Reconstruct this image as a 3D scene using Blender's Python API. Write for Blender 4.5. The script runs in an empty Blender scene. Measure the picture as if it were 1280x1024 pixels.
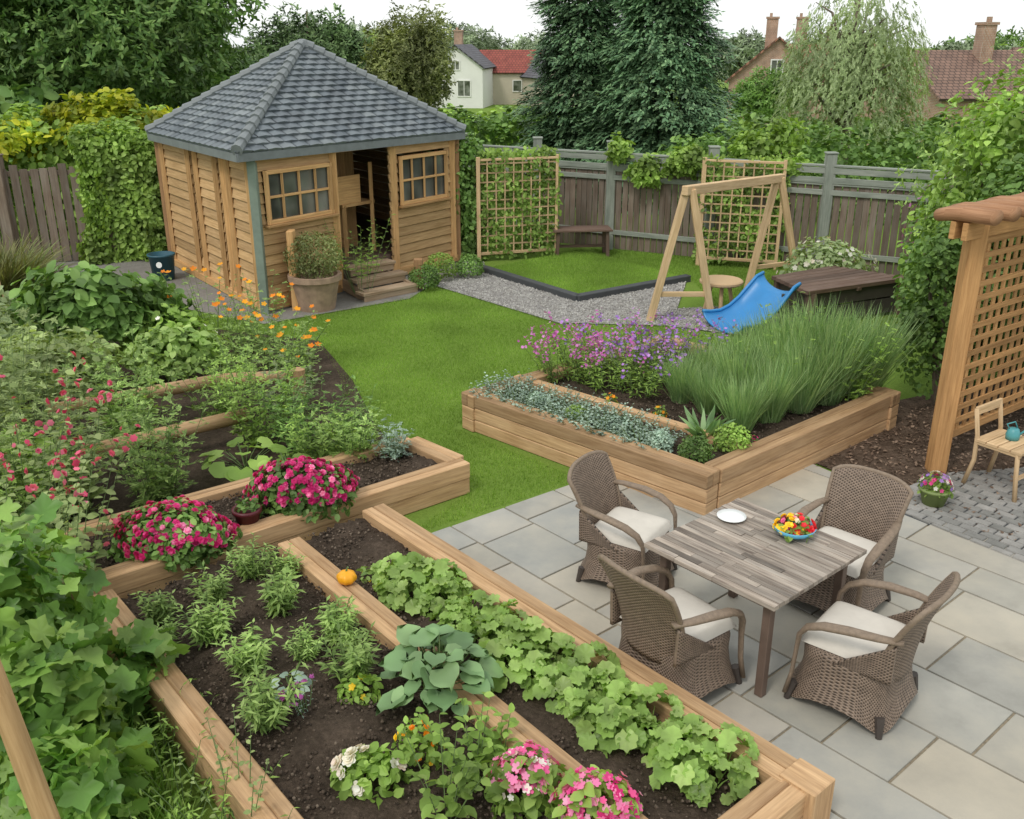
import bpy, math, random
import numpy as np
from mathutils import Vector, Matrix
rng=np.random.default_rng(7); random.seed(7)
scene=bpy.context.scene; COL=scene.collection
U=random.uniform
# ------------------------------------------------------------------ nodes
def newmat(name):
    m=bpy.data.materials.new(name); m.use_nodes=True; nt=m.node_tree; nt.nodes.clear()
    out=nt.nodes.new('ShaderNodeOutputMaterial'); b=nt.nodes.new('ShaderNodeBsdfPrincipled')
    nt.links.new(b.outputs[0],out.inputs[0]); return m,nt,b,out
def N(nt,typ,ins=None,**props):
    n=nt.nodes.new('ShaderNode'+typ)
    for k,v in props.items(): setattr(n,k,v)
    for k,v in (ins or {}).items():
        s=n.inputs[k]
        if isinstance(v,bpy.types.NodeSocket): nt.links.new(v,s)
        else: s.default_value=v
    return n
def c4(c): return (c[0],c[1],c[2],1)
def ramp(nt,fac,stops,interp='LINEAR'):
    r=nt.nodes.new('ShaderNodeValToRGB'); nt.links.new(fac,r.inputs[0]); r.color_ramp.interpolation=interp
    e=r.color_ramp.elements
    while len(e)<len(stops): e.new(.5)
    for i,(p,c) in enumerate(stops): e[i].position=p; e[i].color=c4(c)
    return r.outputs[0]
def mixc(nt,a,b,fac,mode='MIX'):
    n=nt.nodes.new('ShaderNodeMix'); n.data_type='RGBA'; n.blend_type=mode
    for i,v in ((0,fac),(6,a),(7,b)):
        if isinstance(v,bpy.types.NodeSocket): nt.links.new(v,n.inputs[i])
        else: n.inputs[i].default_value=v if i==0 else c4(v)
    return n.outputs[2]
def mrange(nt,v,a,b,c,d): return N(nt,'MapRange',{0:v,1:a,2:b,3:c,4:d}).outputs[0]
def noise(nt,vec,scale,detail=4,rough=.6): return N(nt,'TexNoise',{'Vector':vec,'Scale':scale,'Detail':detail,'Roughness':rough}).outputs[0]
def link(nt,a,b): nt.links.new(a,b)
def bump(nt,b,h,strength,dist=.01):
    n=N(nt,'Bump',{'Height':h,'Strength':strength,'Distance':dist}); nt.links.new(n.outputs[0],b.inputs['Normal'])
def leafmat(name,cols,tr=.25,rough=.5,ns=2.5,nv=.45,gain=1.5):
    m,nt,b,out=newmat(name)
    cols=[tuple(min(x*gain,.9) for x in c) for c in cols]
    g=N(nt,'NewGeometry'); tc=N(nt,'TexCoord'); oi=N(nt,'ObjectInfo')
    k=len(cols)
    col=ramp(nt,g.outputs['Random Per Island'],[(i/(k-1),c) for i,c in enumerate(cols)])
    vec=N(nt,'VectorMath',{0:tc.outputs['Object'],1:oi.outputs['Location']},operation='ADD').outputs[0]
    nz=noise(nt,vec,ns,1)
    f=mrange(nt,nz,.3,.7,1-nv,1+nv*.8)
    f2=mrange(nt,oi.outputs['Random'],0,1,.85,1.15)
    f3=N(nt,'Math',{0:f,1:f2},operation='MULTIPLY').outputs[0]
    cc=N(nt,'CombineColor',{0:f3,1:f3,2:f3}).outputs[0]
    col=mixc(nt,col,cc,1.0,'MULTIPLY')
    link(nt,col,b.inputs['Base Color']); b.inputs['Roughness'].default_value=rough
    b.inputs['Specular IOR Level'].default_value=.3
    if tr>0:
        t=N(nt,'BsdfTranslucent'); c2=mixc(nt,col,(1.5,1.5,.7),1.0,'MULTIPLY'); link(nt,c2,t.inputs[0])
        ms=N(nt,'MixShader',{0:tr}); link(nt,b.outputs[0],ms.inputs[1]); link(nt,t.outputs[0],ms.inputs[2]); link(nt,ms.outputs[0],out.inputs[0])
    return m
def woodmat(name,dark,light,grey=None,ga=.4,rough=.7,gs=40,iv=(.72,1.2)):
    m,nt,b,out=newmat(name)
    uv=N(nt,'TexCoord').outputs['UV']; g=N(nt,'NewGeometry')
    mp=N(nt,'Mapping',{'Vector':uv,'Scale':(2.2,gs,1)}).outputs[0]
    n1=noise(nt,mp,1,6,.65)
    col=ramp(nt,n1,[(.3,dark),(.72,light)])
    n2=noise(nt,N(nt,'Mapping',{'Vector':uv,'Scale':(1.5,5,1)}).outputs[0],1.2,4)
    if grey: col=mixc(nt,col,grey,mrange(nt,n2,.35,.7,0,ga))
    r=g.outputs['Random Per Island']; f=mrange(nt,r,0,1,iv[0],iv[1])
    f=N(nt,'Math',{0:f,1:mrange(nt,n2,.25,.75,.82,1.12)},operation='MULTIPLY').outputs[0]
    col=mixc(nt,col,N(nt,'CombineColor',{0:f,1:f,2:f}).outputs[0],1.0,'MULTIPLY')
    link(nt,col,b.inputs['Base Color']); b.inputs['Roughness'].default_value=rough; b.inputs['Specular IOR Level'].default_value=.25
    bump(nt,b,n1,.35,.004); return m
def plain(name,c,rough=.5,metal=0,var=.15,ns=6,spec=.4,bs=.0):
    m,nt,b,out=newmat(name); tc=N(nt,'TexCoord').outputs['Object']; nz=noise(nt,tc,ns,5)
    f=mrange(nt,nz,.3,.7,1-var,1+var)
    col=mixc(nt,c,N(nt,'CombineColor',{0:f,1:f,2:f}).outputs[0],1.0,'MULTIPLY'); link(nt,col,b.inputs['Base Color'])
    b.inputs['Roughness'].default_value=rough; b.inputs['Metallic'].default_value=metal; b.inputs['Specular IOR Level'].default_value=spec
    if bs: bump(nt,b,noise(nt,tc,ns*8,4),bs,.01)
    return m
def islandmat(name,cols,rough=.6,nv=.2,ns=5,bs=.2,bscale=60,spec=.35,stain=None):
    m,nt,b,out=newmat(name); tc=N(nt,'TexCoord').outputs['Object']; g=N(nt,'NewGeometry'); k=len(cols)
    col=ramp(nt,g.outputs['Random Per Island'],[(i/(k-1),c) for i,c in enumerate(cols)])
    if stain: col=mixc(nt,col,stain,mrange(nt,noise(nt,tc,1.1,6,.7),.45,.75,0,.55))
    f=mrange(nt,noise(nt,tc,ns,8,.65),.3,.7,1-nv,1+nv)
    col=mixc(nt,col,N(nt,'CombineColor',{0:f,1:f,2:f}).outputs[0],1.0,'MULTIPLY'); link(nt,col,b.inputs['Base Color'])
    b.inputs['Roughness'].default_value=rough; b.inputs['Specular IOR Level'].default_value=spec
    bump(nt,b,noise(nt,tc,bscale,5),bs,.01); return m
def groundmat(name,stops,s1,s2,bs=.6,bscale=60,rough=.95):
    m,nt,b,out=newmat(name); tc=N(nt,'TexCoord').outputs['Object']
    a=noise(nt,tc,s1,5); c=noise(nt,tc,s2,6,.7)
    f=N(nt,'Math',{0:N(nt,'Math',{0:a,1:.45},operation='MULTIPLY').outputs[0],1:N(nt,'Math',{0:c,1:.55},operation='MULTIPLY').outputs[0]},operation='ADD').outputs[0]
    link(nt,ramp(nt,f,stops),b.inputs['Base Color']); b.inputs['Roughness'].default_value=rough; b.inputs['Specular IOR Level'].default_value=.15
    bump(nt,b,noise(nt,tc,bscale,6,.7),bs,.02); return m

M={}
M['grass']=leafmat('grass_blade',[(.11,.195,.028),(.155,.26,.042),(.215,.325,.065)],tr=.3,ns=.9,nv=.26,gain=1.3)
M['longgrass']=leafmat('long_grass_blade',[(.07,.15,.02),(.13,.24,.035),(.2,.29,.07)],tr=.3,ns=3)
M['orngrass']=leafmat('ornamental_grass',[(.10,.175,.07),(.16,.25,.105),(.27,.35,.18)],tr=.35,ns=2,nv=.25)
M['drygrass']=leafmat('dry_grass',[(.10,.10,.04),(.17,.17,.07),(.09,.13,.04)],tr=.25,ns=2)
M['dark']=leafmat('dark_leaf',[(.055,.105,.035),(.085,.145,.05),(.12,.19,.065)],tr=0,ns=.8)
M['conifer']=leafmat('conifer_needles',[(.05,.105,.052),(.08,.15,.07),(.13,.21,.10)],tr=0,ns=.9,nv=.4)
M['cedar']=leafmat('cedar_leaf',[(.055,.115,.03),(.09,.165,.04),(.145,.225,.065)],tr=.1,ns=.5,nv=.5)
M['mid']=leafmat('mid_leaf',[(.06,.115,.028),(.10,.18,.045),(.155,.25,.07)],tr=.25,ns=1.5)
M['ivy']=leafmat('ivy_leaf',[(.06,.12,.026),(.095,.18,.04),(.155,.255,.065)],tr=.2,ns=1.4)
M['fresh']=leafmat('fresh_leaf',[(.11,.18,.035),(.17,.27,.055),(.25,.36,.09)],tr=.3,ns=2)
M['yellowleaf']=leafmat('golden_leaf',[(.15,.21,.015),(.28,.33,.025),(.44,.43,.04)],tr=.3,ns=1.2,nv=.45)
M['lettuce']=leafmat('lettuce_leaf',[(.19,.32,.07),(.28,.43,.11),(.40,.54,.18)],tr=.3,ns=6,nv=.3,rough=.4,gain=1)
M['herb']=leafmat('herb_leaf',[(.11,.18,.05),(.18,.27,.075),(.28,.38,.13)],tr=.3,ns=4,nv=.3)
M['fern']=leafmat('fern_leaf',[(.13,.18,.065),(.19,.245,.095),(.25,.31,.13)],tr=.3,ns=2)
M['squash']=leafmat('squash_leaf',[(.09,.16,.07),(.135,.225,.10),(.19,.29,.135)],tr=.2,ns=5,nv=.3,rough=.4)
M['vine']=leafmat('vine_leaf',[(.08,.17,.035),(.14,.26,.055),(.24,.36,.09)],tr=.3,ns=4,nv=.4,rough=.4,gain=1.25)
M['silver']=leafmat('silver_leaf',[(.12,.17,.14),(.18,.25,.2),(.28,.35,.29)],tr=.15,ns=4)
M['willow']=leafmat('willow_leaf',[(.15,.2,.095),(.21,.27,.135),(.29,.35,.19)],tr=.3,ns=1,nv=.3,gain=1.35)
M['brownleaf']=leafmat('brown_green_leaf',[(.09,.11,.04),(.13,.155,.055),(.18,.2,.075)],tr=.2,ns=1)
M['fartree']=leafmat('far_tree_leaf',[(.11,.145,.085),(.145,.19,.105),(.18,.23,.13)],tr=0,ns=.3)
def petal(name,cols): return leafmat(name,cols,tr=.2,rough=.5,ns=10,nv=.12,gain=1)
M['pink']=petal('pink_petal',[(.45,.008,.11),(.62,.025,.2),(.72,.09,.3)])
M['lpink']=petal('light_pink_petal',[(.7,.07,.25),(.75,.18,.4),(.8,.38,.55)])
M['coral']=petal('coral_petal',[(.6,.04,.12),(.72,.12,.22),(.78,.25,.36)])
M['purple']=petal('purple_petal',[(.22,.11,.42),(.35,.19,.6),(.5,.25,.6)])
M['magenta']=petal('magenta_petal',[(.42,.08,.36),(.55,.13,.46),(.62,.26,.6)])
M['orange']=petal('orange_petal',[(.8,.2,.01),(.85,.32,.01),(.85,.45,.02)])
M['yellow']=petal('yellow_petal',[(.8,.5,.02),(.85,.62,.04),(.9,.7,.1)])
M['white']=petal('white_petal',[(.8,.74,.66),(.8,.8,.75),(.8,.65,.58)])
M['red']=petal('red_petal',[(.6,.01,.02),(.75,.03,.04),(.8,.08,.10)])
M['bark']=plain('bark',(.15,.12,.09),.9,var=.4,ns=8,bs=.5)
M['stem']=plain('green_stem',(.13,.2,.07),.6)
M['sleeper']=woodmat('sleeper_wood',(.29,.165,.08),(.60,.39,.21),(.42,.31,.2),.4)
M['cedarwood']=woodmat('cedar_cladding',(.36,.21,.09),(.66,.44,.22),(.36,.25,.15),.35)
M['framewood']=woodmat('frame_wood',(.40,.22,.09),(.65,.41,.19),None)
M['postbrown']=woodmat('brown_post_wood',(.22,.12,.06),(.38,.23,.12),None)
M['pergola']=woodmat('pergola_wood',(.30,.155,.06),(.54,.31,.135),None)
M['rafterwood']=woodmat('rafter_wood',(.25,.12,.06),(.45,.25,.14),None)
M['palewood']=woodmat('pale_wood',(.42,.28,.15),(.64,.47,.29),None)
M['stepwood']=woodmat('step_wood',(.24,.16,.10),(.44,.32,.21),(.34,.29,.23),.5)
M['fence']=woodmat('fence_wood',(.115,.082,.062),(.23,.17,.13),(.21,.195,.175),.5)
M['fencegrey']=woodmat('fence_grey_wood',(.14,.16,.14),(.27,.3,.26),(.33,.33,.3),.4)
M['darkwood']=woodmat('dark_wood',(.09,.055,.042),(.18,.115,.085),(.15,.13,.115),.3)
M['tablewood']=woodmat('weathered_table_wood',(.09,.06,.048),(.54,.46,.38),(.35,.33,.3),.5,gs=26,iv=(.42,1.25))
M['bamboo']=woodmat('bamboo',(.3,.18,.08),(.5,.33,.17),None)
M['soil']=groundmat('soil',[(.32,(.028,.02,.014)),(.5,(.066,.049,.036)),(.7,(.135,.10,.075))],4,35,1.0,50)
M['crumb']=islandmat('soil_crumb',[(.03,.022,.015),(.08,.058,.042),(.16,.125,.095)],.95)
M['mulch']=groundmat('mulch',[(.32,(.045,.03,.022)),(.5,(.10,.07,.05)),(.7,(.19,.14,.11))],5,40,1.0,45)
M['chip']=islandmat('mulch_chip',[(.06,.038,.026),(.15,.10,.07),(.28,.2,.145)],.9)
M['slab']=islandmat('patio_slab',[(.285,.295,.28),(.385,.375,.335),(.325,.33,.31),(.44,.40,.325),(.30,.32,.32),(.41,.385,.335),(.31,.305,.27),(.36,.355,.335)],.6,nv=.2,ns=2.2,bs=.12,bscale=45,spec=.3,stain=(.32,.28,.21))
M['sand']=plain('joint_sand',(.25,.21,.15),.95,var=.3,ns=30)
M['cobble']=islandmat('cobble_sett',[(.17,.17,.16),(.24,.235,.225),(.3,.29,.275)],.8,nv=.2,ns=9,bs=.3)
M['gravel']=groundmat('gravel',[(.35,(.22,.21,.2)),(.5,(.33,.32,.31)),(.66,(.46,.45,.43))],3,60,1.0,90)
M['pebble']=islandmat('pebble',[(.2,.19,.18),(.34,.33,.31),(.5,.49,.47)],.8)
M['paving']=groundmat('path_paving',[(.3,(.16,.15,.14)),(.5,(.22,.21,.195)),(.7,(.29,.28,.265))],2,25,.5,50)
M['ground']=groundmat('ground_grass',[(.3,(.10,.175,.026)),(.5,(.145,.235,.038)),(.7,(.20,.295,.055))],.9,30,.8,60)
M['slate']=islandmat('slate_tile',[(.10,.12,.14),(.15,.175,.195),(.12,.14,.16),(.19,.215,.23)],.5,nv=.22,ns=3,bs=.2,bscale=30)
M['slatetrim']=plain('slate_trim',(.17,.19,.2),.5)
M['edging']=plain('slate_edging',(.06,.065,.07),.6)
M['trimgreen']=plain('green_trim',(.19,.24,.2),.6)
M['concrete']=plain('concrete',(.22,.22,.21),.9)
M['terracotta']=plain('terracotta',(.33,.23,.165),.85,var=.25,ns=8,bs=.2)
M['bluepl']=plain('blue_plastic',(.03,.22,.52),.35,var=.06,spec=.5)
M['binblue']=plain('bin_plastic',(.03,.10,.14),.4)
M['bluebowl']=plain('blue_ceramic',(.12,.42,.62),.2,var=.05)
M['whitecer']=plain('white_ceramic',(.76,.78,.78),.2,var=.03)
M['cushion']=plain('cushion_fabric',(.60,.565,.51),.9,var=.08,ns=5,bs=.15)
M['legdark']=plain('dark_metal',(.055,.045,.04),.45)
M['armwood']=plain('arm_wicker_band',(.22,.165,.12),.5,var=.2,ns=40,bs=.4)
M['tableleg']=plain('table_leg_brown',(.13,.09,.07),.6)
M['pumpkin']=plain('pumpkin',(.8,.36,.015),.4,var=.1)
M['wineplanter']=plain('wine_planter',(.09,.012,.02),.4)
M['teal']=plain('teal_plastic',(.08,.3,.33),.4)
M['whitewall']=plain('white_render',(.7,.7,.68),.9,var=.06,ns=.5)
M['beigewall']=plain('beige_render',(.5,.45,.36),.9,var=.08,ns=.5)
M['interior']=plain('interior_wood',(.2,.12,.06),.8,var=.3)
def brickmat(name,a,b_,mo,sc):
    m,nt,b,out=newmat(name); uv=N(nt,'TexCoord').outputs['UV']
    br=N(nt,'TexBrick',{'Vector':uv,'Color1':c4(a),'Color2':c4(b_),'Mortar':c4(mo),'Scale':1.0,'Brick Width':sc[0],'Row Height':sc[1],'Mortar Size':sc[2]})
    f=mrange(nt,noise(nt,uv,1.5,5),.3,.7,.75,1.2)
    link(nt,mixc(nt,br.outputs[0],N(nt,'CombineColor',{0:f,1:f,2:f}).outputs[0],1.0,'MULTIPLY'),b.inputs['Base Color']); b.inputs['Roughness'].default_value=.85
    bump(nt,b,br.outputs['Fac'],-.5,.02); return m
M['brick']=brickmat('house_brick',(.30,.16,.10),(.38,.21,.14),(.4,.36,.3),(.25,.08,.012))
M['rooforange']=brickmat('orange_roof_tile',(.28,.13,.085),(.35,.17,.115),(.12,.06,.04),(.3,.3,.03))
M['roofred']=brickmat('red_roof_tile',(.25,.06,.05),(.3,.08,.06),(.12,.04,.03),(.3,.3,.03))
M['roofdark']=brickmat('dark_roof_tile',(.10,.10,.12),(.13,.13,.15),(.04,.04,.04),(.3,.3,.03))
M['roofbrown']=brickmat('brown_roof_tile',(.18,.11,.085),(.23,.14,.105),(.07,.045,.035),(.3,.3,.03))
def wickermat():
    m,nt,b,out=newmat('wicker'); uv=N(nt,'TexCoord').outputs['UV']
    s=N(nt,'SeparateXYZ',{0:uv})
    def sn(o,k):
        a=N(nt,'Math',{0:o,1:k},operation='MULTIPLY').outputs[0]
        return N(nt,'Math',{0:a},operation='SINE').outputs[0]
    a=sn(s.outputs[0],math.pi*2/.033); c=sn(s.outputs[1],math.pi*2/.024)
    pr=N(nt,'Math',{0:a,1:c},operation='MULTIPLY').outputs[0]
    nz=noise(nt,uv,18,4)
    h=mrange(nt,pr,-1,1,0,1)
    col=ramp(nt,h,[(.06,(.018,.012,.009)),(.27,(.12,.085,.06)),(.6,(.255,.19,.145)),(1,(.17,.125,.095))])
    f=mrange(nt,nz,.3,.7,.75,1.2)
    link(nt,mixc(nt,col,N(nt,'CombineColor',{0:f,1:f,2:f}).outputs[0],1.0,'MULTIPLY'),b.inputs['Base Color'])
    b.inputs['Roughness'].default_value=.55; bump(nt,b,h,.9,.006); return m
M['wicker']=wickermat()
m,nt,b,out=newmat('window_glass'); b.inputs['Roughness'].default_value=.05; b.inputs['Specular IOR Level'].default_value=.8
tc=N(nt,'TexCoord').outputs['Object']; link(nt,ramp(nt,noise(nt,tc,1.1,2),[(.38,(.045,.05,.042)),(.66,(.22,.23,.21))]),b.inputs['Base Color']); M['glass']=m

# ------------------------------------------------------------------ geometry
class Geo:
    def __init__(s): s.v=[];s.f=[];s.uv=[];s.m=[]
    def add(s,vs,fs,uvs=None,m=0):
        o=len(s.v); s.v+=[tuple(v) for v in vs]
        for i,f in enumerate(fs):
            s.f.append([o+k for k in f]); s.m.append(m)
            s.uv.append(uvs[i] if uvs else [(0,0)]*len(f))
    def box(s,c,size,R=None,m=0):
        hx,hy,hz=[a/2 for a in size]; c=Vector(c); R=R or Matrix.Identity(3)
        L=[Vector((x,y,z)) for x in(-hx,hx) for y in(-hy,hy) for z in(-hz,hz)]
        fs=[(0,1,3,2),(4,6,7,5),(0,4,5,1),(2,3,7,6),(0,2,6,4),(1,5,7,3)]
        ax=max(range(3),key=lambda i:size[i]); o1,o2=U(0,50),U(0,50); uvs=[]
        for f in fs:
            fv=[L[i] for i in f]; ext=[max(p[k] for p in fv)-min(p[k] for p in fv) for k in range(3)]
            fl=min(range(3),key=lambda k:ext[k]); rest=[k for k in range(3) if k!=fl]
            if ax in rest: ua=ax; va=[k for k in rest if k!=ax][0]
            else: ua,va=rest
            uvs.append([(p[ua]+o1,p[va]+o2+fl*.37) for p in fv])
        s.add([R@p+c for p in L],fs,uvs,m)
    def beam(s,a,b,w,h,m=0,up=(0,0,1),ext=0):
        a=Vector(a);b=Vector(b);d=(b-a); L=d.length+2*ext; d.normalize(); up=Vector(up)
        if abs(d.dot(up))>.98: up=Vector((0,1,0))
        y=up.cross(d).normalized(); z=d.cross(y)
        s.box((a+b)/2,(L,w,h),Matrix((d,y,z)).transposed(),m)
    def tube(s,pts,rad,n=8,m=0,caps=True,fl=1.0):
        pts=[Vector(p) for p in pts]; K=len(pts); vs=[];
        if not hasattr(rad,'__len__'): rad=[rad]*K
        px=None; l=0
        Ls=[]
        for i,p in enumerate(pts):
            d=(pts[min(i+1,K-1)]-pts[max(i-1,0)]).normalized()
            if px is None:
                px=d.cross(Vector((0,0,1)));
                if px.length<.05: px=Vector((1,0,0))
            px=(px-d*px.dot(d)).normalized(); py=d.cross(px)
            if i: l+=(p-pts[i-1]).length
            Ls.append(l)
            for j in range(n):
                a=2*math.pi*j/n; vs.append(p+px*math.cos(a)*rad[i]+py*math.sin(a)*rad[i]*fl)
        fs=[];uvs=[]; o=U(0,9)
        for i in range(K-1):
            for j in range(n):
                k=(j+1)%n; fs.append((i*n+j,i*n+k,(i+1)*n+k,(i+1)*n+j)); cw=2*math.pi*rad[i]/n
                uvs.append([(Ls[i]+o,j*cw),(Ls[i]+o,(j+1)*cw),(Ls[i+1]+o,(j+1)*cw),(Ls[i+1]+o,j*cw)])
        if caps:
            fs.append(tuple(range(n))[::-1]);uvs.append([(o,0.01*q) for q in range(n)]); fs.append(tuple((K-1)*n+j for j in range(n)));uvs.append([(o,.01*q) for q in range(n)])
        s.add(vs,fs,uvs,m)
    def lathe(s,prof,c=(0,0,0),n=24,m=0):
        c=Vector(c);vs=[];fs=[]
        for r,z in prof:
            for j in range(n):
                a=2*math.pi*j/n; vs.append(c+Vector((r*math.cos(a),r*math.sin(a),z)))
        for i in range(len(prof)-1):
            for j in range(n):
                k=(j+1)%n; fs.append((i*n+j,i*n+k,(i+1)*n+k,(i+1)*n+j))
        s.add(vs,fs,None,m)
    def grid(s,fn,nu,nv,m=0,uvs=(1,1)):
        vs=[fn(i/nu,j/nv) for i in range(nu+1) for j in range(nv+1)]; fs=[];uv=[]
        for i in range(nu):
            for j in range(nv):
                a=i*(nv+1)+j; fs.append((a,a+nv+1,a+nv+2,a+1))
                uv.append([(i/nu*uvs[0],j/nv*uvs[1]),((i+1)/nu*uvs[0],j/nv*uvs[1]),((i+1)/nu*uvs[0],(j+1)/nv*uvs[1]),(i/nu*uvs[0],(j+1)/nv*uvs[1])])
        s.add(vs,fs,uv,m)
    def build(s,name,mats,origin=(0,0,0),parent=None,bevel=0,smooth=False,solid=0,sub=0):
        me=bpy.data.meshes.new(name); ox,oy,oz=origin
        me.from_pydata([(x-ox,y-oy,z-oz) for x,y,z in s.v],[],s.f)
        uvl=me.uv_layers.new(name='UVMap'); uvl.data.foreach_set('uv',[c for f in s.uv for p in f for c in p])
        me.polygons.foreach_set('material_index',s.m)
        if smooth: me.polygons.foreach_set('use_smooth',[True]*len(s.f))
        for mm in (mats if isinstance(mats,list) else [mats]): me.materials.append(M[mm])
        me.update(); ob=bpy.data.objects.new(name,me); COL.objects.link(ob)
        if parent: ob.parent=parent
        else: ob.location=origin
        if solid:
            q=ob.modifiers.new('s','SOLIDIFY'); q.thickness=solid; q.offset=0
        if bevel:
            q=ob.modifiers.new('b','BEVEL'); q.width=bevel; q.segments=1; q.limit_method='ANGLE'
        return ob
def tag(o,label,cat,group=None):
    o['label']=label;o['category']=cat
    if group:o['group']=group
    return o
def thing(name,loc,label,cat,rz=0,group=None):
    e=bpy.data.objects.new(name,None); e.empty_display_size=.1; COL.objects.link(e); e.location=loc; e.rotation_euler=(0,0,rz)
    return tag(e,label,cat,group)
def structure(o): o['kind']='structure'; return o
def stuff(o,label=None,cat=None):
    o['kind']='stuff'
    if label: o['label']=label; o['category']=cat
    return o
def dup(root,loc,rz=0,s=1,sz=None):
    n=root.copy(); COL.objects.link(n); n.location=loc; n.rotation_euler=(0,0,rz); n.scale=(s,s,sz or s)
    for ch in [c for c in ALLCH.get(root.name,[])]:
        q=ch.copy(); q.parent=n; COL.objects.link(q)
        for g2 in ALLCH.get(ch.name,[]):
            w=g2.copy(); w.parent=q; COL.objects.link(w)
    return n
ALLCH={}
def reg(root,*ch): ALLCH.setdefault(root.name,[]).extend(ch); return root
def norm(a): return a/np.maximum(np.linalg.norm(a,axis=-1,keepdims=True),1e-9)
def npmesh(name,parts,mats,loc=(0,0,0),parent=None,smooth=False):
    V=[];F=[];MI=[];o=0
    for v,f,mi in parts:
        if len(v)==0: continue
        V.append(v);F.append(f+o);MI.append(np.full(len(f),mi,dtype=np.int32)); o+=len(v)
    V=np.concatenate(V).astype(np.float32);F=np.concatenate(F).astype(np.int32);MI=np.concatenate(MI)
    me=bpy.data.meshes.new(name); me.vertices.add(len(V)); me.vertices.foreach_set('co',V.ravel())
    me.loops.add(F.size); me.loops.foreach_set('vertex_index',F.ravel())
    me.polygons.add(len(F)); me.polygons.foreach_set('loop_start',np.arange(0,F.size,3,dtype=np.int32))
    for mm in mats: me.materials.append(M[mm])
    me.polygons.foreach_set('material_index',MI)
    if smooth: me.polygons.foreach_set('use_smooth',np.ones(len(F),dtype=bool))
    me.update(calc_edges=True); ob=bpy.data.objects.new(name,me); COL.objects.link(ob)
    if parent: ob.parent=parent
    ob.location=loc; return ob
# leaf templates
def tri(*f): return np.array(f,dtype=np.int32)
T_dia=(np.array([(0,0,0),(.27,.45,.07),(0,1,-.06),(-.27,.45,.07)],float),tri((0,1,2),(0,2,3)))
T_nar=(np.array([(0,0,0),(.13,.4,.03),(0,1,-.1),(-.13,.4,.03)],float),tri((0,1,2),(0,2,3)))
T_oval=(np.array([(0,.5,-.02),(0,0,0),(.26,.22,.05),(.33,.55,.06),(.17,.85,0),(0,1,-.12),(-.17,.85,0),(-.33,.55,.06),(-.26,.22,.05)],float),
   tri(*[(0,i,i+1) for i in range(1,8)],(0,8,1)))
def T_broadf():
    V=[(0,y,-.05-.10*y*y) for y in np.linspace(0,1,7)];F=[]
    w=[0,.33,.43,.44,.37,.22,0]
    for s in(-1,1):
        o=len(V)
        for i in range(1,6): y=i/6; V.append((s*w[i],y-.03,.05-.12*y*y+(.02 if i%2 else -.01)))
        for i in range(1,5): F+=[(i,i+1,o+i) if s<0 else (i+1,i,o+i),(i,o+i,o+i-1) if s<0 else (i,o+i-1,o+i)]
        F+=[(0,1,o),(5,6,o+4)]
    return np.array(V,float),tri(*F)
T_broad=T_broadf()
def T_lobed(k,lobes,amp,rip,notch=.0,seed=0,cup=0):
    r_=np.random.default_rng(seed); V=[(0,.42,-.05)]
    for i in range(k):
        a=2*math.pi*i/k-math.pi/2
        r=.5*(1-amp*(.5+.5*math.cos(lobes*(a+math.pi/2))))*(1+r_.uniform(-.05,.05))
        if abs(i)==0: r*=(1-notch)
        V.append((r*math.cos(a)*1.05,.45+r*math.sin(a),rip*math.sin(i*2.4)+.04*math.cos(2*a)+cup))
    V=np.array(V); return V,tri(*[(0,1+i,1+(i+1)%k) for i in range(k)])
T_let=T_lobed(20,7,.18,.08,.3,1,.05)
T_sq=T_lobed(14,1,.10,.03,.55,2)
T_vine=T_lobed(20,5,.34,.05,.5,3)
def T_blade(w=.03,c=.35,k=4):
    V=[];F=[]
    for i in range(k):
        y=i/k; hw=w*(1-y**2)*.5+w*.1; V+=[(-hw,y*(1-c*.25*y),c*y*y),(hw,y*(1-c*.25*y),c*y*y)]
    V.append((0,1-c*.25,c)); 
    for i in range(k-1): a=2*i; F+=[(a,a+1,a+3),(a,a+3,a+2)]
    F.append((2*k-2,2*k-1,2*k)); return np.array(V,float),tri(*F)
T_bl=T_blade(.035,.35); T_bl2=T_blade(.0115,.17,4); T_bl3=T_blade(.018,.5,5); T_g=(np.array([(-.09,0,0),(.09,0,0),(0,1,.25)],float),tri((0,1,2)))
def T_sprigf(n=6,seed=0,nar=.22,spread=.9):
    r_=np.random.default_rng(seed);V=[];F=[]
    for i in range(n):
        y=i/n*.75; a=r_.uniform(-spread,spread)+(.7 if i%2 else -.7)*(1-i/n); l=.42
        d=np.array([math.sin(a),math.cos(a),r_.uniform(-.35,.35)]); s=np.array([math.cos(a),-math.sin(a),r_.uniform(-.4,.4)])
        b=np.array([0,y,0]); o=len(V); V+=[b,b+d*l*.5+s*l*nar,b+d*l,b+d*l*.5-s*l*nar]; F+=[(o,o+1,o+2),(o,o+2,o+3)]
    return np.array(V,float),tri(*F)
T_sp=T_sprigf(); T_sp2=T_sprigf(8,4,.17,.55)
def T_flowerf(p=5,depth=.15):
    V=[(0,0,-.02)];k=p*4
    for i in range(k):
        a=2*math.pi*i/k; r=.5*(.62+.38*abs(math.sin(a*p/2))**.6); V.append((r*math.cos(a),r*math.sin(a),depth*r*2))
    return np.array(V,float),tri(*[(0,1+i,1+(i+1)%k) for i in range(k)])
T_fl=T_flowerf(); T_ball=(np.array([(0,0,.5),(.5,0,0),(0,.5,0),(-.5,0,0),(0,-.5,0),(0,0,-.5)],float),tri((0,1,2),(0,2,3),(0,3,4),(0,4,1),(5,2,1),(5,3,2),(5,4,3),(5,1,4)))
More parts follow.
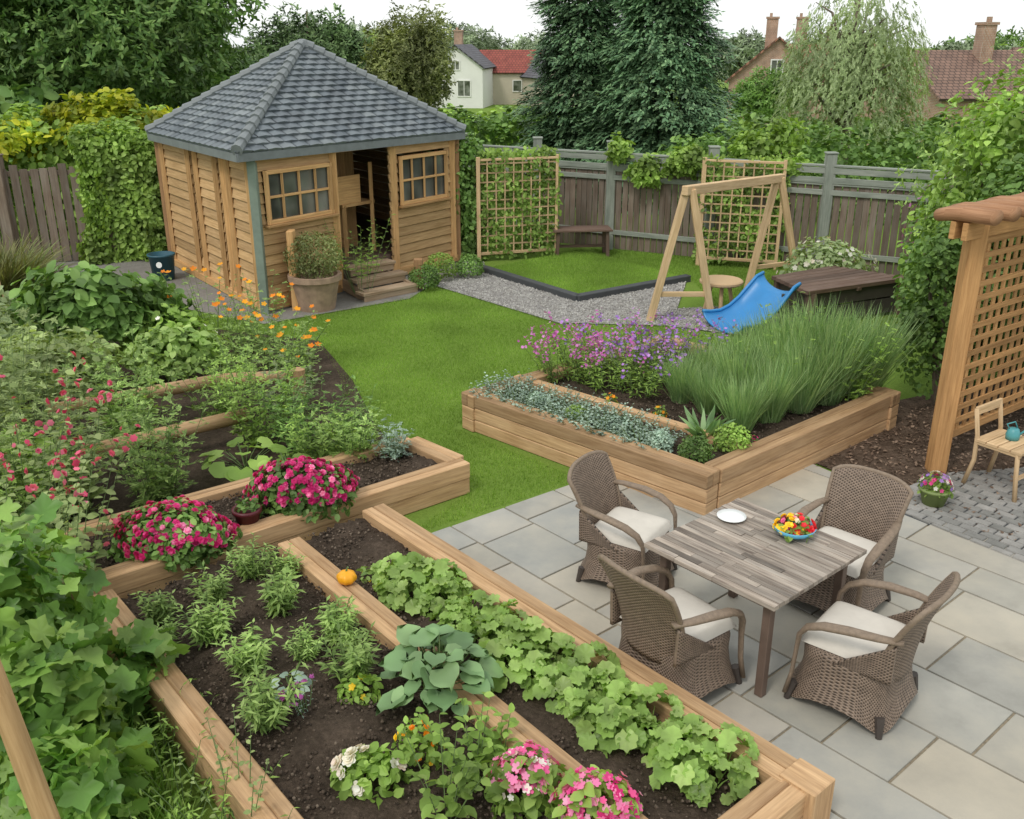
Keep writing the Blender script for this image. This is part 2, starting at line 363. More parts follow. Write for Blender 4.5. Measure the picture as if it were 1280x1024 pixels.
def T_rosef():
    V=[];F=[]
    for r0,h,ph,p in((.5,.10,0,6),(.38,.2,.5,5),(.24,.3,.2,4)):
        o=len(V);V.append((0,0,h*.3))
        k=p*3
        for i in range(k):
            a=2*math.pi*i/k+ph; r=r0*(.75+.25*abs(math.sin(a*p/2))); V.append((r*math.cos(a),r*math.sin(a),h))
        F+=[(o,o+1+i,o+1+(i+1)%k) for i in range(k)]
    return np.array(V,float),tri(*F)
T_rose=T_rosef()
def place(T,P,Nn,D,S):
    V,F=T;n=len(P); Nn=norm(Nn[:n]); D=D[:n]; D=norm(D-(D*Nn).sum(1,keepdims=True)*Nn); X=np.cross(D,Nn)
    S=np.broadcast_to(np.asarray(S,float),(n,))
    W=P[:,None,:]+S[:,None,None]*(V[None,:,0:1]*X[:,None]+V[None,:,1:2]*D[:,None]+V[None,:,2:3]*Nn[:,None])
    return W.reshape(-1,3),(F[None]+(np.arange(n)*len(V))[:,None,None]).reshape(-1,3)
def rdir(n): return norm(rng.normal(size=(n,3)))
def dirs(n,zmin):
    d=rdir(n*12+60); return d[d[:,2]>zmin][:n]
def blob(n,r,size,T,c=(0,0,0),shell=.45,lump=.35,nl=16,up=.35,jit=.7,pw=6,zmin=-.6,sv=.3):
    d=rdir(n*2); d=d[d[:,2]>zmin][:n]; n=len(d)
    L=rdir(nl); v=np.clip(d@L.T,0,1)**pw; f=1-lump+lump*v.max(1)
    rad=f*(1-shell*rng.random(n)**1.6)
    P=d*rad[:,None]*np.array(r)+np.array(c)
    Nn=d*.7+np.array([0,0,up])+rdir(n)*jit; D=rdir(n)+d*.5+np.array([0,0,-.1])
    return place(T,P,Nn,D,size*(1+sv*rng.uniform(-1,1,n)))
def blobpts(n,r,c=(0,0,0),zmin=0,nl=0):
    d=dirs(n,zmin); return d*np.array(r)+np.array(c),d
def boxleaves(n,size,leaf,T,c=(0,0,0),depth=.15,up=.3,jit=.7,wob=.12):
    sx,sy,sz=size; A=[sy*sz,sy*sz,sx*sz,sx*sz,sx*sy*1.3]; A=np.array(A)/sum(A); ch=rng.choice(5,size=n,p=A)
    a=rng.uniform(-.5,.5,n);b=rng.uniform(-.5,.5,n); P=np.zeros((n,3));Nn=np.zeros((n,3))
    for k,(ax,sg) in enumerate([(0,-1),(0,1),(1,-1),(1,1),(2,1)]):
        mk=ch==k; o=[i for i in range(3) if i!=ax]; P[mk,ax]=sg*.5;P[mk,o[0]]=a[mk];P[mk,o[1]]=b[mk];Nn[mk,ax]=sg
    P*=np.array(size); w=wob*(np.sin(P[:,0]*3.1+P[:,2]*2)+np.sin(P[:,1]*2.7+1)+np.sin(P[:,0]*7+P[:,1]*5+P[:,2]*6)*.5)
    P+=Nn*(w-depth*rng.random(n)**1.5)[:,None]; P[:,2]+=sz/2; P+=np.array(c)
    return place(T,P,Nn+np.array([0,0,up])+rdir(n)*jit,rdir(n)+np.array([0,0,-.3]),leaf*(1+.3*rng.uniform(-1,1,n)))
def stems(ns,h,spread,nl,leaf,T,tilt=.35,start=.1,r=.004,lup=.5,droop=0,hv=.25,leaf0=1.0,leaf1=.6,radial=1.0):
    Ps=[];Ds=[];Ns=[];Ss=[];tips=[];tub=[[],[]];o=0
    for i in range(ns):
        a=U(0,6.283);q=math.sqrt(U(0,1)); out=np.array([math.cos(a),math.sin(a),0]); b=out*q*spread*.35
        hh=h*(1+U(-hv,hv)); d=norm(np.array([0,0,1])+out*q*tilt+np.array([U(-.1,.1),U(-.1,.1),0]))
        ts=np.linspace(start,1,nl); pos=lambda t:b+d*hh*t+out*q*spread*.3*t*t-np.array([0,0,droop*hh*t*t])
        p0,p1,p2=pos(0),pos(.5),pos(1); tips.append(p2)
        s=np.cross(d,out+.01);s=norm(s)*r; s2=norm(np.cross(d,s))*r
        vs=[]
        for p,w in((p0,1),(p1,.8),(p2,.4)): vs+=[p+s*w,p-s*w*.5+s2*w,p-s*w*.5-s2*w]
        tub[0]+=vs; 
        for k in range(2):
            for j in range(3):
                e=o+k*3; j2=(j+1)%3; tub[1]+=[(e+j,e+j2,e+3+j2),(e+j,e+3+j2,e+3+j)]
        o+=9
        for k,t in enumerate(ts):
            az=k*2.4+i; w=np.array([math.cos(az),math.sin(az),0])*radial+d*lup
            Ps.append(pos(t));Ds.append(w);Ns.append(np.array([0,0,1.])+rng.normal(size=3)*.25);Ss.append(leaf*(leaf0+(leaf1-leaf0)*t)*(1+U(-.2,.2)))
    return place(T,np.array(Ps),np.array(Ns),np.array(Ds),np.array(Ss)),(np.array(tub[0]),np.array(tub[1],dtype=np.int32)),np.array(tips)
def inpoly(P,poly):
    x,y=P[:,0],P[:,1];r=np.zeros(len(P),bool);j=len(poly)-1
    for i in range(len(poly)):
        xi,yi=poly[i];xj,yj=poly[j]
        c=((yi>y)!=(yj>y))&(x<(xj-xi)*(y-yi)/((yj-yi) or 1e-9)+xi); r^=c; j=i
    return r
def sample(poly,n):
    p=np.array(poly);lo=p.min(0);hi=p.max(0); out=[];c=0
    while c<n:
        q=rng.uniform(lo,hi,(n,2));q=q[inpoly(q,poly)];out.append(q);c+=len(q)
    return np.concatenate(out)[:n]
def sheet(name,poly,z,mat,kind=True):
    g=Geo();g.add([(x,y,z) for x,y in poly],[tuple(range(len(poly)))],[[(x,y) for x,y in poly]]); o=g.build(name,mat)
    if kind: structure(o)
    return o
def clip(poly,cp):
    for i in range(len(cp)):
        a=cp[i];b=cp[(i+1)%len(cp)]; nx,ny=-(b[1]-a[1]),b[0]-a[0]; out=[]
        ds=[(p[0]-a[0])*nx+(p[1]-a[1])*ny for p in poly]
        for k in range(len(poly)):
            p,q=poly[k],poly[(k+1)%len(poly)];dp,dq=ds[k],ds[(k+1)%len(poly)]
            if dp>=0: out.append(p)
            if dp*dq<0: t=dp/(dp-dq); out.append((p[0]+(q[0]-p[0])*t,p[1]+(q[1]-p[1])*t))
        poly=out
        if len(poly)<3: return []
    return poly
def ccw(p):
    a=sum(p[i][0]*p[(i+1)%len(p)][1]-p[(i+1)%len(p)][0]*p[i][1] for i in range(len(p))); return p if a>0 else p[::-1]
def prism(g,poly,z0,z1,m=0,inset=.006):
    poly=ccw(poly); n=len(poly); cx=sum(p[0] for p in poly)/n; cy=sum(p[1] for p in poly)/n
    top=[]
    for x,y in poly:
        dx,dy=cx-x,cy-y;l=math.hypot(dx,dy)+1e-6; top.append((x+dx/l*inset,y+dy/l*inset,z1))
    vs=[(x,y,z0) for x,y in poly]+[(x,y,z1-inset) for x,y in poly]+top
    fs=[tuple(2*n+i for i in range(n))]
    for i in range(n):
        j=(i+1)%n; fs+=[(i,j,n+j,n+i),(n+i,n+j,2*n+j,2*n+i)]
    g.add(vs,fs,[[(vs[k][0],vs[k][1]) for k in f] for f in fs],m)

# ------------------------------------------------------------------ ground
g=Geo(); xs=[-600,-200,-80,-30,-10,0,10,30,80,200,600]; ys=[-60,-10,0,6,12,18,22,28,36,46,60,100,200,400,900]
def gz(y): return 0 if y<=22 else -3*min(1,(y-22)/38)
vs=[(x,y,gz(y)) for x in xs for y in ys];fs=[]
for i in range(len(xs)-1):
    for j in range(len(ys)-1): a=i*len(ys)+j; fs.append((a,a+len(ys),a+len(ys)+1,a+1))
g.add(vs,fs); structure(g.build('ground','ground'))
E1=np.array([.655,-.755]);E2=np.array([.755,.655])
PAT=ccw([(-1.3,6.5),(1.74,8.85),(2.85,8.45),(4.3,6.25),(7.5,1.5),(4,-1.5),(2.8,0)])
sheet('patio_base',PAT,.010,'sand')
g=Geo(); O=np.array([-1.5,6.3]); b=-6.
while b<6.5:
    rw=random.choice([.42,.56,.56,.7]); a=-4+U(0,.6)
    while a<11:
        l=random.choice([.42,.56,.7,.84,.98])
        gp=.008
        q=[O+E1*(a+s)+E2*(b+t) for s,t in((gp,gp),(l-gp,gp),(l-gp,rw-gp),(gp,rw-gp))]
        q=clip(ccw([tuple(x) for x in q]),PAT)
        if len(q)>=3: prism(g,q,.004,.022+U(0,.0025),inset=.004)
        a+=l
    b+=rw
structure(g.build('patio','slab'))
MUL=[(1.7,8.9),(2.9,8.43),(4.32,6.28),(7.5,1.5),(12,6),(10,13),(4.5,10.2)]
sheet('mulch_ground',MUL,.014,'mulch')
q=sample([(2.7,8.6),(4.3,6.3),(7,5.5),(7,10),(4.3,9.9)],7000)
P=np.c_[q,np.full(len(q),.02)+rng.random(len(q))*.012]
v=place(T_dia,P,rdir(len(P))*.6+[0,0,1],rdir(len(P)),rng.uniform(.02,.06,len(P)))
o=npmesh('bark_mulch',[(v[0],v[1],0)],['chip']);stuff(o,'loose brown bark mulch chips beside the patio','mulch')
g=Geo(); CB=ccw([(3.12,7.6),(3.6,6.98),(4.5,5.7),(7,6.4),(7,8.6),(4.1,8.15)])
sheet('cobble_bed',CB,.024,'edging')
for i in range(-30,40):
    for j in range(-12,40):
        o_=np.array([3.12,7.6])+E1*(i*.17+.085*(j%2))+E2*((j-6)*.095)
        q=[o_+E1*s+E2*t for s,t in((.005,.005),(.163,.005),(.163,.089),(.005,.089))]
        c=[(x+U(-.003,.003),y+U(-.003,.003)) for x,y in q]; c=clip(ccw(c),CB)
        if len(c)>=3: prism(g,c,.018,.036+U(0,.005),inset=.009)
structure(g.build('cobbled_path','cobble'))
sheet('shed_paving',[(-9.5,17.6),(-7.6,16.0),(-5.3,14.3),(-3.55,13.25),(-1.6,14.7),(-.8,17.6),(-6,18.6)],.012,'paving')
GR=[(-.95,17.6),(-1.25,15.5),(.66,13.3),(2.2,13.15),(3.3,12.6),(4.6,13.3),(3.3,14.2),(2.5,14.1),(2.95,15.9),(1.02,14.5),(-.5,16.6),(-.5,17.3)]
sheet('gravel_path',GR,.016,'gravel')
q=sample(GR,9000);P=np.c_[q,np.full(len(q),.02)]
v=place(T_ball,P,rdir(len(P)),rdir(len(P)),rng.uniform(.015,.04,len(P)))
o=npmesh('loose_gravel',[(v[0],v[1],0)],['pebble']);stuff(o,'loose grey gravel covering the garden path','gravel')
TL=[(-.5,16.6),(1.02,14.55),(2.95,15.9),(1.3,18.3)]
g=Geo()
for a,b_ in ((TL[0],TL[1]),(TL[1],TL[2])): g.beam((*a,.05),(*b_,.05),.14,.12,ext=.03)
tag(g.build('lawn_edging','edging',origin=(1.02,14.55,0),bevel=.01),'dark slate edging around the small square lawn','edging')
sheet('small_lawn',TL,.05,'ground')
LAWN=[(-1.5,8.5),(-1.05,8.15),(-.42,7.75),(-.85,7.0),(-.95,6.9),(.65,8.06),(-.62,9.35),(1.7,11.55),(3.2,12.5),(2.2,13.15),(.66,13.3),(-1.25,15.5),(-1.7,14.7),(-3.55,13.25),(-5.3,14.3),(-7.6,16),(-13,17),(-13,12),(-5,12.8),(-2.7,12.6),(-2.1,11),(-1.7,9.6)]
def blades(name,poly,n,h,mat,z=0,w=T_g,lab='short mown green lawn grass'):
    q=sample(poly,n);P=np.c_[q,np.full(n,z)]
    D=np.c_[rng.normal(size=(n,2))*.35,np.ones(n)];Nn=np.c_[rng.normal(size=(n,2)),np.zeros(n)]
    v=place(w,P,Nn,D,h*rng.uniform(.6,1.3,n)); o=npmesh(name,[(v[0],v[1],0)],[mat]); return stuff(o,lab,'grass')
blades('lawn_grass',LAWN,210000,.032,'grass')
blades('lawn_grass',TL,26000,.035,'grass',.05)
blades('lawn_grass',[(3.1,14.3),(5.6,14.5),(5.6,17),(1.5,18.6),(2.0,17.5),(3.05,16)],30000,.04,'grass')
blades('lawn_grass',[(-1.15,3.2),(-2.9,5.4),(-5.2,5.5),(-5,2.5),(-2,2)],22000,.22,'longgrass',w=T_bl,lab='long uncut green grass beside the raised bed')

# ------------------------------------------------------------------ raised beds
def soilpart(poly,z,root,loc,n=1500):
    p=np.array(poly);lo=p.min(0)-.1;hi=p.max(0)+.1; g=Geo(); st=.05; nx=int((hi[0]-lo[0])/st)+1;ny=int((hi[1]-lo[1])/st)+1
    idx={};vs=[];fs=[]
    X,Y=np.meshgrid(lo[0]+np.arange(nx)*st,lo[1]+np.arange(ny)*st,indexing='ij');C=np.c_[(X+st/2).ravel(),(Y+st/2).ravel()];ins=inpoly(C,poly).reshape(nx,ny)
    def vid(i,j):
        if (i,j) not in idx:
            x=lo[0]+i*st;y=lo[1]+j*st; idx[(i,j)]=len(vs); vs.append((x,y,z+.022*math.sin(x*5+y*3)+.014*math.sin(y*9-x*7)+U(-.014,.014)))
        return idx[(i,j)]
    for i in range(nx):
        for j in range(ny):
            if ins[i,j]: fs.append((vid(i,j),vid(i+1,j),vid(i+1,j+1),vid(i,j+1)))
    g.add(vs,fs); g.build('soil','soil',origin=loc,parent=root,smooth=True)
    q=sample(poly,n);P=np.c_[q-np.array(loc[:2]),np.full(n,z+.008)+rng.random(n)*.02-loc[2]]
    v=place(T_ball,P,rdir(n),rdir(n),.006+.026*rng.random(n)**2); c=npmesh('soil_crumbs',[(v[0],v[1],0)],['crumb'],parent=root); c['kind']='stuff'
def rail(root,loc,a,b_,w,z0,z1,name='rail',ext=0,layers=None,split=True,mat='sleeper'):
    g=Geo(); a=np.array(a);b_=np.array(b_); d=norm(b_-a); nrm=np.array([-d[1],d[0]])
    layers=layers or max(1,round((z1-z0)/.15)); hh=(z1-z0)/layers
    g.beam((*a,(z0+z1)/2),(*b_,(z0+z1)/2),w-.05,z1-z0-.03,ext=ext-.02)
    for k in range(layers):
        zc=z0+hh*(k+.5)
        if split and k==layers-1:
            for s in(-1,1):
                p=a+nrm*s*w/4;q=b_+nrm*s*w/4; g.beam((*p,zc),(*q,zc+U(-.003,.003)),w/2-.005,hh-.006,ext=ext)
        else: g.beam((*a,zc),(*b_,zc),w-.02,hh-.006,ext=ext)
    return g.build(name,mat,origin=loc,parent=root,bevel=.007)
la=(-.6,4.7,0); A=thing('raised_bed',la,'large timber raised vegetable bed beside the patio','raised bed')
rail(A,la,(-2.80,5.62),(-.15,2.44),.2,0,.30,ext=.02)
rail(A,la,(-1.12,6.92),(1.44,3.92),.21,0,.305,ext=.0)
rail(A,la,(-1.68,6.38),(.70,3.42),.19,.05,.30)
rail(A,la,(-.15,2.50),(1.44,3.88),.2,0,.298)
soilpart([(-2.8,5.6),(-1.1,6.95),(1.42,3.9),(-.15,2.5)],.21,A,la,12000)
g=Geo(); g.box((1.50,3.88,.157),(.21,.19,.312),Matrix.Rotation(math.radians(-49),3,'Z')); g.build('corner_post','sleeper',origin=la,parent=A,bevel=.006)
lb=(-1.8,7,0);B=thing('raised_bed',lb,'narrow timber raised bed with pink azaleas','raised bed')
rail(B,lb,(-2.95,5.80),(-.43,7.83),.17,0,.31,ext=.01)
rail(B,lb,(-3.55,6.42),(-.98,8.38),.14,.05,.30)
rail(B,lb,(-.50,7.84),(-.96,8.30),.2,0,.318)
rail(B,lb,(-3.02,5.8),(-3.5,6.3),.14,0,.30)
soilpart([(-2.95,5.85),(-.5,7.85),(-.98,8.38),(-3.5,6.4)],.23,B,lb,4000)
VP=[(-1.0,8.42),(-1.45,9.4),(-1.9,10.8),(-2.6,12.4),(-4.8,13.2),(-8,13),(-9,8),(-6,5.4),(-3.4,6.3)]
sheet('vegetable_plot',VP,.02,'soil')
ld=(-3.3,9.2,0);Dd=thing('raised_bed',ld,'low log edged bed full of vegetables','raised bed')
for a,b_ in (((-4.7,9.05,.3),(-3.2,10.02,.3)),((-3.25,10.0,.3),(-2.4,10.2,.28)),((-3.9,8.0,.3),(-2.65,8.95,.3))):
    g=Geo();g.tube([a,b_],.07,10);g.build('rail','sleeper',origin=ld,parent=Dd,smooth=True)
g=Geo();g.tube([(-2.4,10.2,0),(-2.4,10.2,.36)],.08,10);g.build('post','sleeper',origin=ld,parent=Dd)
c0,c1,c2,c3=(1.632,7.28),(-.53,9.34),(4.04,9.36),(1.85,11.45); lc=(1.7,9.3,0)
Cb=thing('raised_bed',lc,'square timber raised bed with grasses and purple flowers','raised bed')
for a,b_ in((c0,c1),(c0,c2),(c1,c3),(c2,c3)):
    fl_=tuple(b_)
    a=np.array(a);b_=np.array(b_);cen=np.array([1.75,9.36]); m_=(a+b_)/2;d=norm(b_-a);nn=np.array([-d[1],d[0]]);
    if (cen-m_)@nn<0: nn=-nn
    ins=nn*.1
    rail(Cb,lc,a+ins+(d*.2 if (fl_==c2) else 0),b_+ins,.2,0,.40+(.003 if fl_==c1 else 0),layers=3)
rail(Cb,lc,(.05,9.95),(2.2,7.95),.13,.2,.38,layers=1,split=False)
soilpart([(1.632,7.4),(-.4,9.34),(1.85,11.3),(3.9,9.36)],.30,Cb,lc,6000)

# ------------------------------------------------------------------ shed
P0=np.array([-3.657,13.85]);P1=np.array([-1.02,17.40]);P2=np.array([-6.1,17.2]);P3=P1+P2-P0
ls=(P0[0],P0[1],0); S=thing('garden_shed',ls,'timber garden shed with slate roof and open doorway','shed')
ZF=.42;ZW=2.32
def wall(a,b_,op,name='wall',rh=.15):
    g=Geo();d=norm(b_-a);L=np.linalg.norm(b_-a);nn=np.array([d[1],-d[0]])
    cen=(P0+P3)/2
    if (cen-(a+b_)/2)@nn>0: nn=-nn
    z=.1
    while z<ZW-.02:
        z1=min(z+rh,ZW); segs=[(0,L)]
        for s0,s1,za,zb in op:
            if z1>za+.03 and z<zb-.03:
                ns=[]
                for x,y in segs:
                    if s1<=x or s0>=y: ns.append((x,y))
                    else:
                        if s0>x: ns.append((x,s0))
                        if s1<y: ns.append((s1,y))
                segs=ns
        for x,y in segs:
            if y-x<.03: continue
            pa=a+d*x;pb=a+d*y; u_=Vector((*(-nn*.22),1))
            g.beam((*pa,(z+z1)/2),(*pb,(z+z1)/2),.034+U(0,.006),rh-.004,up=u_)
        z=z1
    o=g.build(name,'cedarwood',origin=ls,parent=S,bevel=.005); return d,nn,o
dF,nF,_=wall(P0,P1,[(.14,1.42,1.3,2.07),(1.55,2.75,.0,2.25),(2.95,4.15,1.22,2.02)])
dL,nL,_=wall(P0,P2,[(1.15,1.35,.45,2.1),(2.35,2.6,.45,2.1)])
wall(P1,P3,[]);wall(P2,P3,[])
def fp(s,out,z,a=P0,d=dF,n=nF): q=a+d*s+n*out; return Vector((q[0],q[1],z))
LF=np.linalg.norm(P1-P0);LL=np.linalg.norm(P2-P0)
for q,mt in((P0,'trimgreen'),(P1,'postbrown'),(P2,'postbrown'),(P3,'postbrown')):
    g=Geo();dd=norm(q-(P0+P3)/2); g.beam((*(q+dd*.03),0),(*(q+dd*.03),ZW),.12,.12);g.build('corner_post',mt,origin=ls,parent=S,bevel=.006)
g=Geo()
for s in(1.5,2.82,LF-.1): g.beam(fp(s,.035,.1),fp(s,.035,ZW),.1,.08)
g.beam(fp(0,.035,ZW-.06),fp(LF,.035,ZW-.06),.07,.13)
g.beam(fp(0,.035,.1),fp(1.5,.035,.1),.07,.12);g.beam(fp(2.85,.035,.1),fp(LF,.035,.1),.07,.12)
for s in(.1,.9,1.1,1.42,2.3,2.66,LL-.15): g.beam(fp(s,.035,.1,P0,dL,nL),fp(s,.035,ZW,P0,dL,nL),.08,.10)
g.beam(fp(0,.035,ZW-.06,P0,dL,nL),fp(LL,.035,ZW-.06,P0,dL,nL),.09,.12); g.beam(fp(0,.03,.08,P0,dL,nL),fp(LL,.03,.08,P0,dL,nL),.1,.12)
g.build('wall_frame','framewood',origin=ls,parent=S,bevel=.005)
for s in (1.25,2.47): g=Geo();g.beam(fp(s,-.06,.3,P0,dL,nL),fp(s,-.06,2.2,P0,dL,nL),.3,.02,up=(nL[0],nL[1],0));g.build('vent_panel','interior',origin=ls,parent=S)
g=Geo();cen=(P0+P3)/2
pol=[tuple(cen+(p-cen)*.97) for p in(P0,P1,P3,P2)]
prism(g,pol,0.02,ZF);g.build('floor','darkwood',origin=ls,parent=S)
g=Geo();pol2=[tuple(cen+(p-cen)*1.02) for p in(P0,P1,P3,P2)];prism(g,pol2,0,.06);g.build('foundation','concrete',origin=ls,parent=S)
g=Geo()
for k in range(9): g.beam(fp(1.3+k*.2,-1.1,ZF,P0),fp(1.3+k*.2,-1.1,2.3,P0),.19,.03)
g.beam(fp(1.2,-1.08,ZF+.1),fp(3.0,-1.08,ZF+.1),.05,.1)
g.build('interior_partition','framewood',origin=ls,parent=S)
g=Geo()
g.beam(fp(2.15,-.7,1.25),fp(2.9,-.7,1.25),.4,.05);g.beam(fp(2.2,-.52,ZF),fp(2.2,-.52,1.25),.06,.06);g.beam(fp(2.85,-.52,ZF),fp(2.85,-.52,1.9),.06,.06)
g.box(fp(2.35,-.55,1.5),(.5,.05,.45),Matrix.Rotation(math.atan2(dF[1],dF[0]),3,'Z'))
g.build('shelf','framewood',origin=ls,parent=S)
def window(s0,s1,z0,z1,nx,nz,a=P0,d=dF,n=nF,w=.06):
    r=bpy.data.objects.new('window',None);COL.objects.link(r);r.parent=S;r.empty_display_size=.05
    g=Geo();
    for z in(z0+w/2,z1-w/2): g.beam(fp(s0,.06,z,a,d,n),fp(s1,.06,z,a,d,n),.07,w)
    for s in(s0+w/2,s1-w/2): g.beam(fp(s,.061,z0,a,d,n),fp(s,.061,z1,a,d,n),w,.075)
    g.beam(fp(s0-.05,.08,z0-.02,a,d,n),fp(s1+.05,.08,z0-.02,a,d,n),.12,.035)
    for i in range(1,nx): s=s0+(s1-s0)*i/nx; g.beam(fp(s,.057,z0+w,a,d,n),fp(s,.057,z1-w,a,d,n),.035,.04)
    for i in range(1,nz): z=z0+(z1-z0)*i/nz; g.beam(fp(s0+w,.055,z,a,d,n),fp(s1-w,.055,z,a,d,n),.04,.035)
    g.build('frame','framewood',origin=ls,parent=r,bevel=.004)
    g=Geo();g.beam(fp(s0+.02,.025,(z0+z1)/2,a,d,n),fp(s1-.02,.025,(z0+z1)/2,a,d,n),.01,z1-z0-.04);g.build('pane','glass',origin=ls,parent=r)
window(.14,1.42,1.3,2.07,4,2);window(2.95,4.15,1.22,2.02,4,2)
sd_=norm(np.array([.74,.67]));sn_=np.array([sd_[1],-sd_[0]]);so_=P0+dF*1.98
def sp3(s,o,z): q=so_+sd_*s+sn_*o; return Vector((q[0],q[1],z))
g=Geo()
for k in range(3):
    z=.15*(k+1);o_=.90-.25*k; hw=.54-.05*k
    for e in(0,1): g.beam(sp3(-hw,o_-.07-.125*e,z-.022),sp3(hw,o_-.07-.125*e,z-.022),.12,.045)
    g.beam(sp3(-hw+.03,o_-.05,z-.09),sp3(hw-.03,o_-.05,z-.09),.03,.1)
for s in(-.44,.44): g.beam(sp3(s,-.1,.2),sp3(s,.8,.07),.05,.18)
g.build('steps','stepwood',origin=ls,parent=S,bevel=.004)
g=Geo();q=sp3(.66,.7,0);g.beam(q,q+Vector((0,0,.5)),.14,.14);g.build('newel_post','postbrown',origin=ls,parent=S,bevel=.01)
g=Geo();g.beam(fp(.42,.2,0),fp(.42,.2,1.2),.1,.2);g.build('newel_post','framewood',origin=ls,parent=S,bevel=.01)
APX=Vector((-3.45,16.9,3.72)); ZE=2.29
EV=[Vector((*(cen+(p-cen)*1.075),ZE)) for p in(P0,P1,P3,P2)]
EV[0]=Vector((P0[0]-.1,P0[1]-.36,ZE+.05))
rf=bpy.data.objects.new('roof',None);COL.objects.link(rf);rf.parent=S
g=Geo();gt=Geo();gc=Geo()
for i in range(4):
    a,b_=EV[i],EV[(i+1)%4]; u_=(b_-a);Lw=u_.length;u_.normalize(); nn=(b_-a).cross(APX-a).normalized()
    gt.add([a-nn*.02,b_-nn*.02,APX-nn*.02],[(0,1,2)])
    rel=APX-a; xa=rel.dot(u_); sl=rel-u_*xa; nr=18
    for r in range(nr):
        t0=r/nr;t1=min((r+1.2)/nr,1); off=.13*(r%2); x=-off
        while x<Lw:
            x0,x1=x+.006,x+.254; x+=.26
            def cl(x_,t): return min(max(x_,xa*t),Lw+(xa-Lw)*t)
            bl,br,tl,tr=cl(x0,t0),cl(x1,t0),cl(x0,t1),cl(x1,t1)
            if br-bl<.02: continue
            h=.045+U(-.005,.005); pb=lambda xx,t,hh:a+u_*xx+sl*t+nn*hh
            mid=(bl+br)/2
            vs=[pb(bl,t0,h),pb(mid,t0,h+.016),pb(br,t0,h),pb(br,t0,0),pb(bl,t0,0),pb(tl,t1,.008),pb((tl+tr)/2,t1,.022),pb(tr,t1,.008)]
            g.add(vs,[(0,1,6,5),(1,2,7,6),(4,3,2,1,0)])
    n_=16
    for k in range(n_):
        p=a.lerp(APX,k/n_);q=a.lerp(APX,(k+1.15)/n_) if k<n_-1 else APX
        gc.tube([p+Vector((0,0,.055)),q+Vector((0,0,.035))],[.085,.07],8)
g.build('roof_tiles','slate',origin=ls,parent=rf); gt.build('roof_deck','slatetrim',origin=ls,parent=rf)
gc.lathe([(0,.1),(.08,.08),(.12,0),(.14,-.08)],APX);gc.build('ridge_cap','slatetrim',origin=ls,parent=rf)
g=Geo()
for i in range(4): g.beam(EV[i]-Vector((0,0,.05)),EV[(i+1)%4]-Vector((0,0,.05)),.03,.11)
g.add([e-Vector((0,0,.07)) for e in EV],[(3,2,1,0)]);g.build('fascia','slatetrim',origin=ls,parent=rf)

# ------------------------------------------------------------------ fences
def fence(name,pts,h,label,matb,matp,wb=.12,toprail=True,ragged=0):
    l0=(pts[0][0],pts[0][1],0);F=thing(name,l0,label,'fence')
    for i,p in enumerate(pts):
        g=Geo();g.box((p[0],p[1],(h+.2)/2),(.17,.17,h+.2));g.box((p[0],p[1],h+.21),(.2,.2,.03));g.build('post',matp,origin=l0,parent=F,bevel=.01)
    for a,b_ in zip(pts[:-1],pts[1:]):
        a=np.array(a);b_=np.array(b_);L=np.linalg.norm(b_-a);d=(b_-a)/L;g=Geo();n=int(L/wb);top=h-(.32 if toprail else 0)
        for k in range(n):
            s=(k+.5)*L/n;q=a+d*s;hh=top+U(-ragged,ragged); lean=U(-.01,.01)*(1+ragged*20)
            g.beam((*q,.03),(*(q+d*lean),hh),wb-.015,.022,up=(-d[1],d[0],0))
        g.build('fence_boards',matb,origin=l0,parent=F)
        nn=np.array([d[1],-d[0]])*.035
        zs=[.35,top-.12]+([h-.24,h-.08] if toprail else [])
        for z in zs: g=Geo();g.beam((*(a+nn),z),(*(b_+nn),z),.04,.09 if z<top else .1);g.build('rail',matp,origin=l0,parent=F,bevel=.005)
        if toprail:
            g=Geo();g.beam((*a,h+.0),(*b_,h+.0),.12,.035);g.build('rail',matp,origin=l0,parent=F,bevel=.005)
            g=Geo();g.beam((*a,top+.02),(*b_,top+.02),.09,.05);g.build('rail',matp,origin=l0,parent=F,bevel=.005)
fence('garden_fence',[(-4.6,22.1),(-2.7,21.05),(-.95,20.1),(.5,19.3),(1.87,18.55),(3.6,17.6),(5.37,16.6),(7.2,15.6),(9,14.6),(11,13.5)],1.82,'grey and brown timber fence behind the lawn','fence','fencegrey')
fence('old_fence',[(-7.25,17.55),(-9.0,17.2),(-10.8,16.8),(-13,16.3)],1.72,'weathered brown board fence beside ivy','fence','fence',wb=.15,toprail=False,ragged=.05)

# ------------------------------------------------------------------ trellises
def trellis(a,b_,h,label):
    l0=(*a,0);t=thing('trellis',l0,label,'trellis');a=np.array(a);b_=np.array(b_);d=norm(b_-a);L=np.linalg.norm(b_-a)
    g=Geo();g.beam((*a,0),(*a,h+.05),.07,.07);g.beam((*b_,0),(*b_,h+.05),.05,.05);g.beam((*a,h),(*b_,h),.04,.04);g.beam((*a,.15),(*b_,.15),.05,.05);g.build('frame','palewood',origin=l0,parent=t,bevel=.004)
    g=Geo();n=int(L/.16)
    for k in range(1,n): q=a+d*L*k/n;g.beam((*q,.15),(*q,h),.024,.014)
    for k in range(1,int(h/.16)): g.beam((*a,.15+k*.16),(*b_,.15+k*.16),.016,.024)
    g.build('lattice','palewood',origin=l0,parent=t)
trellis((-.6,17.4),(.82,17.85),1.82,'pale wooden grid trellis covered in ivy')
trellis((3.35,17.12),(4.65,16.73),1.85,'wooden grid trellis against the fence')
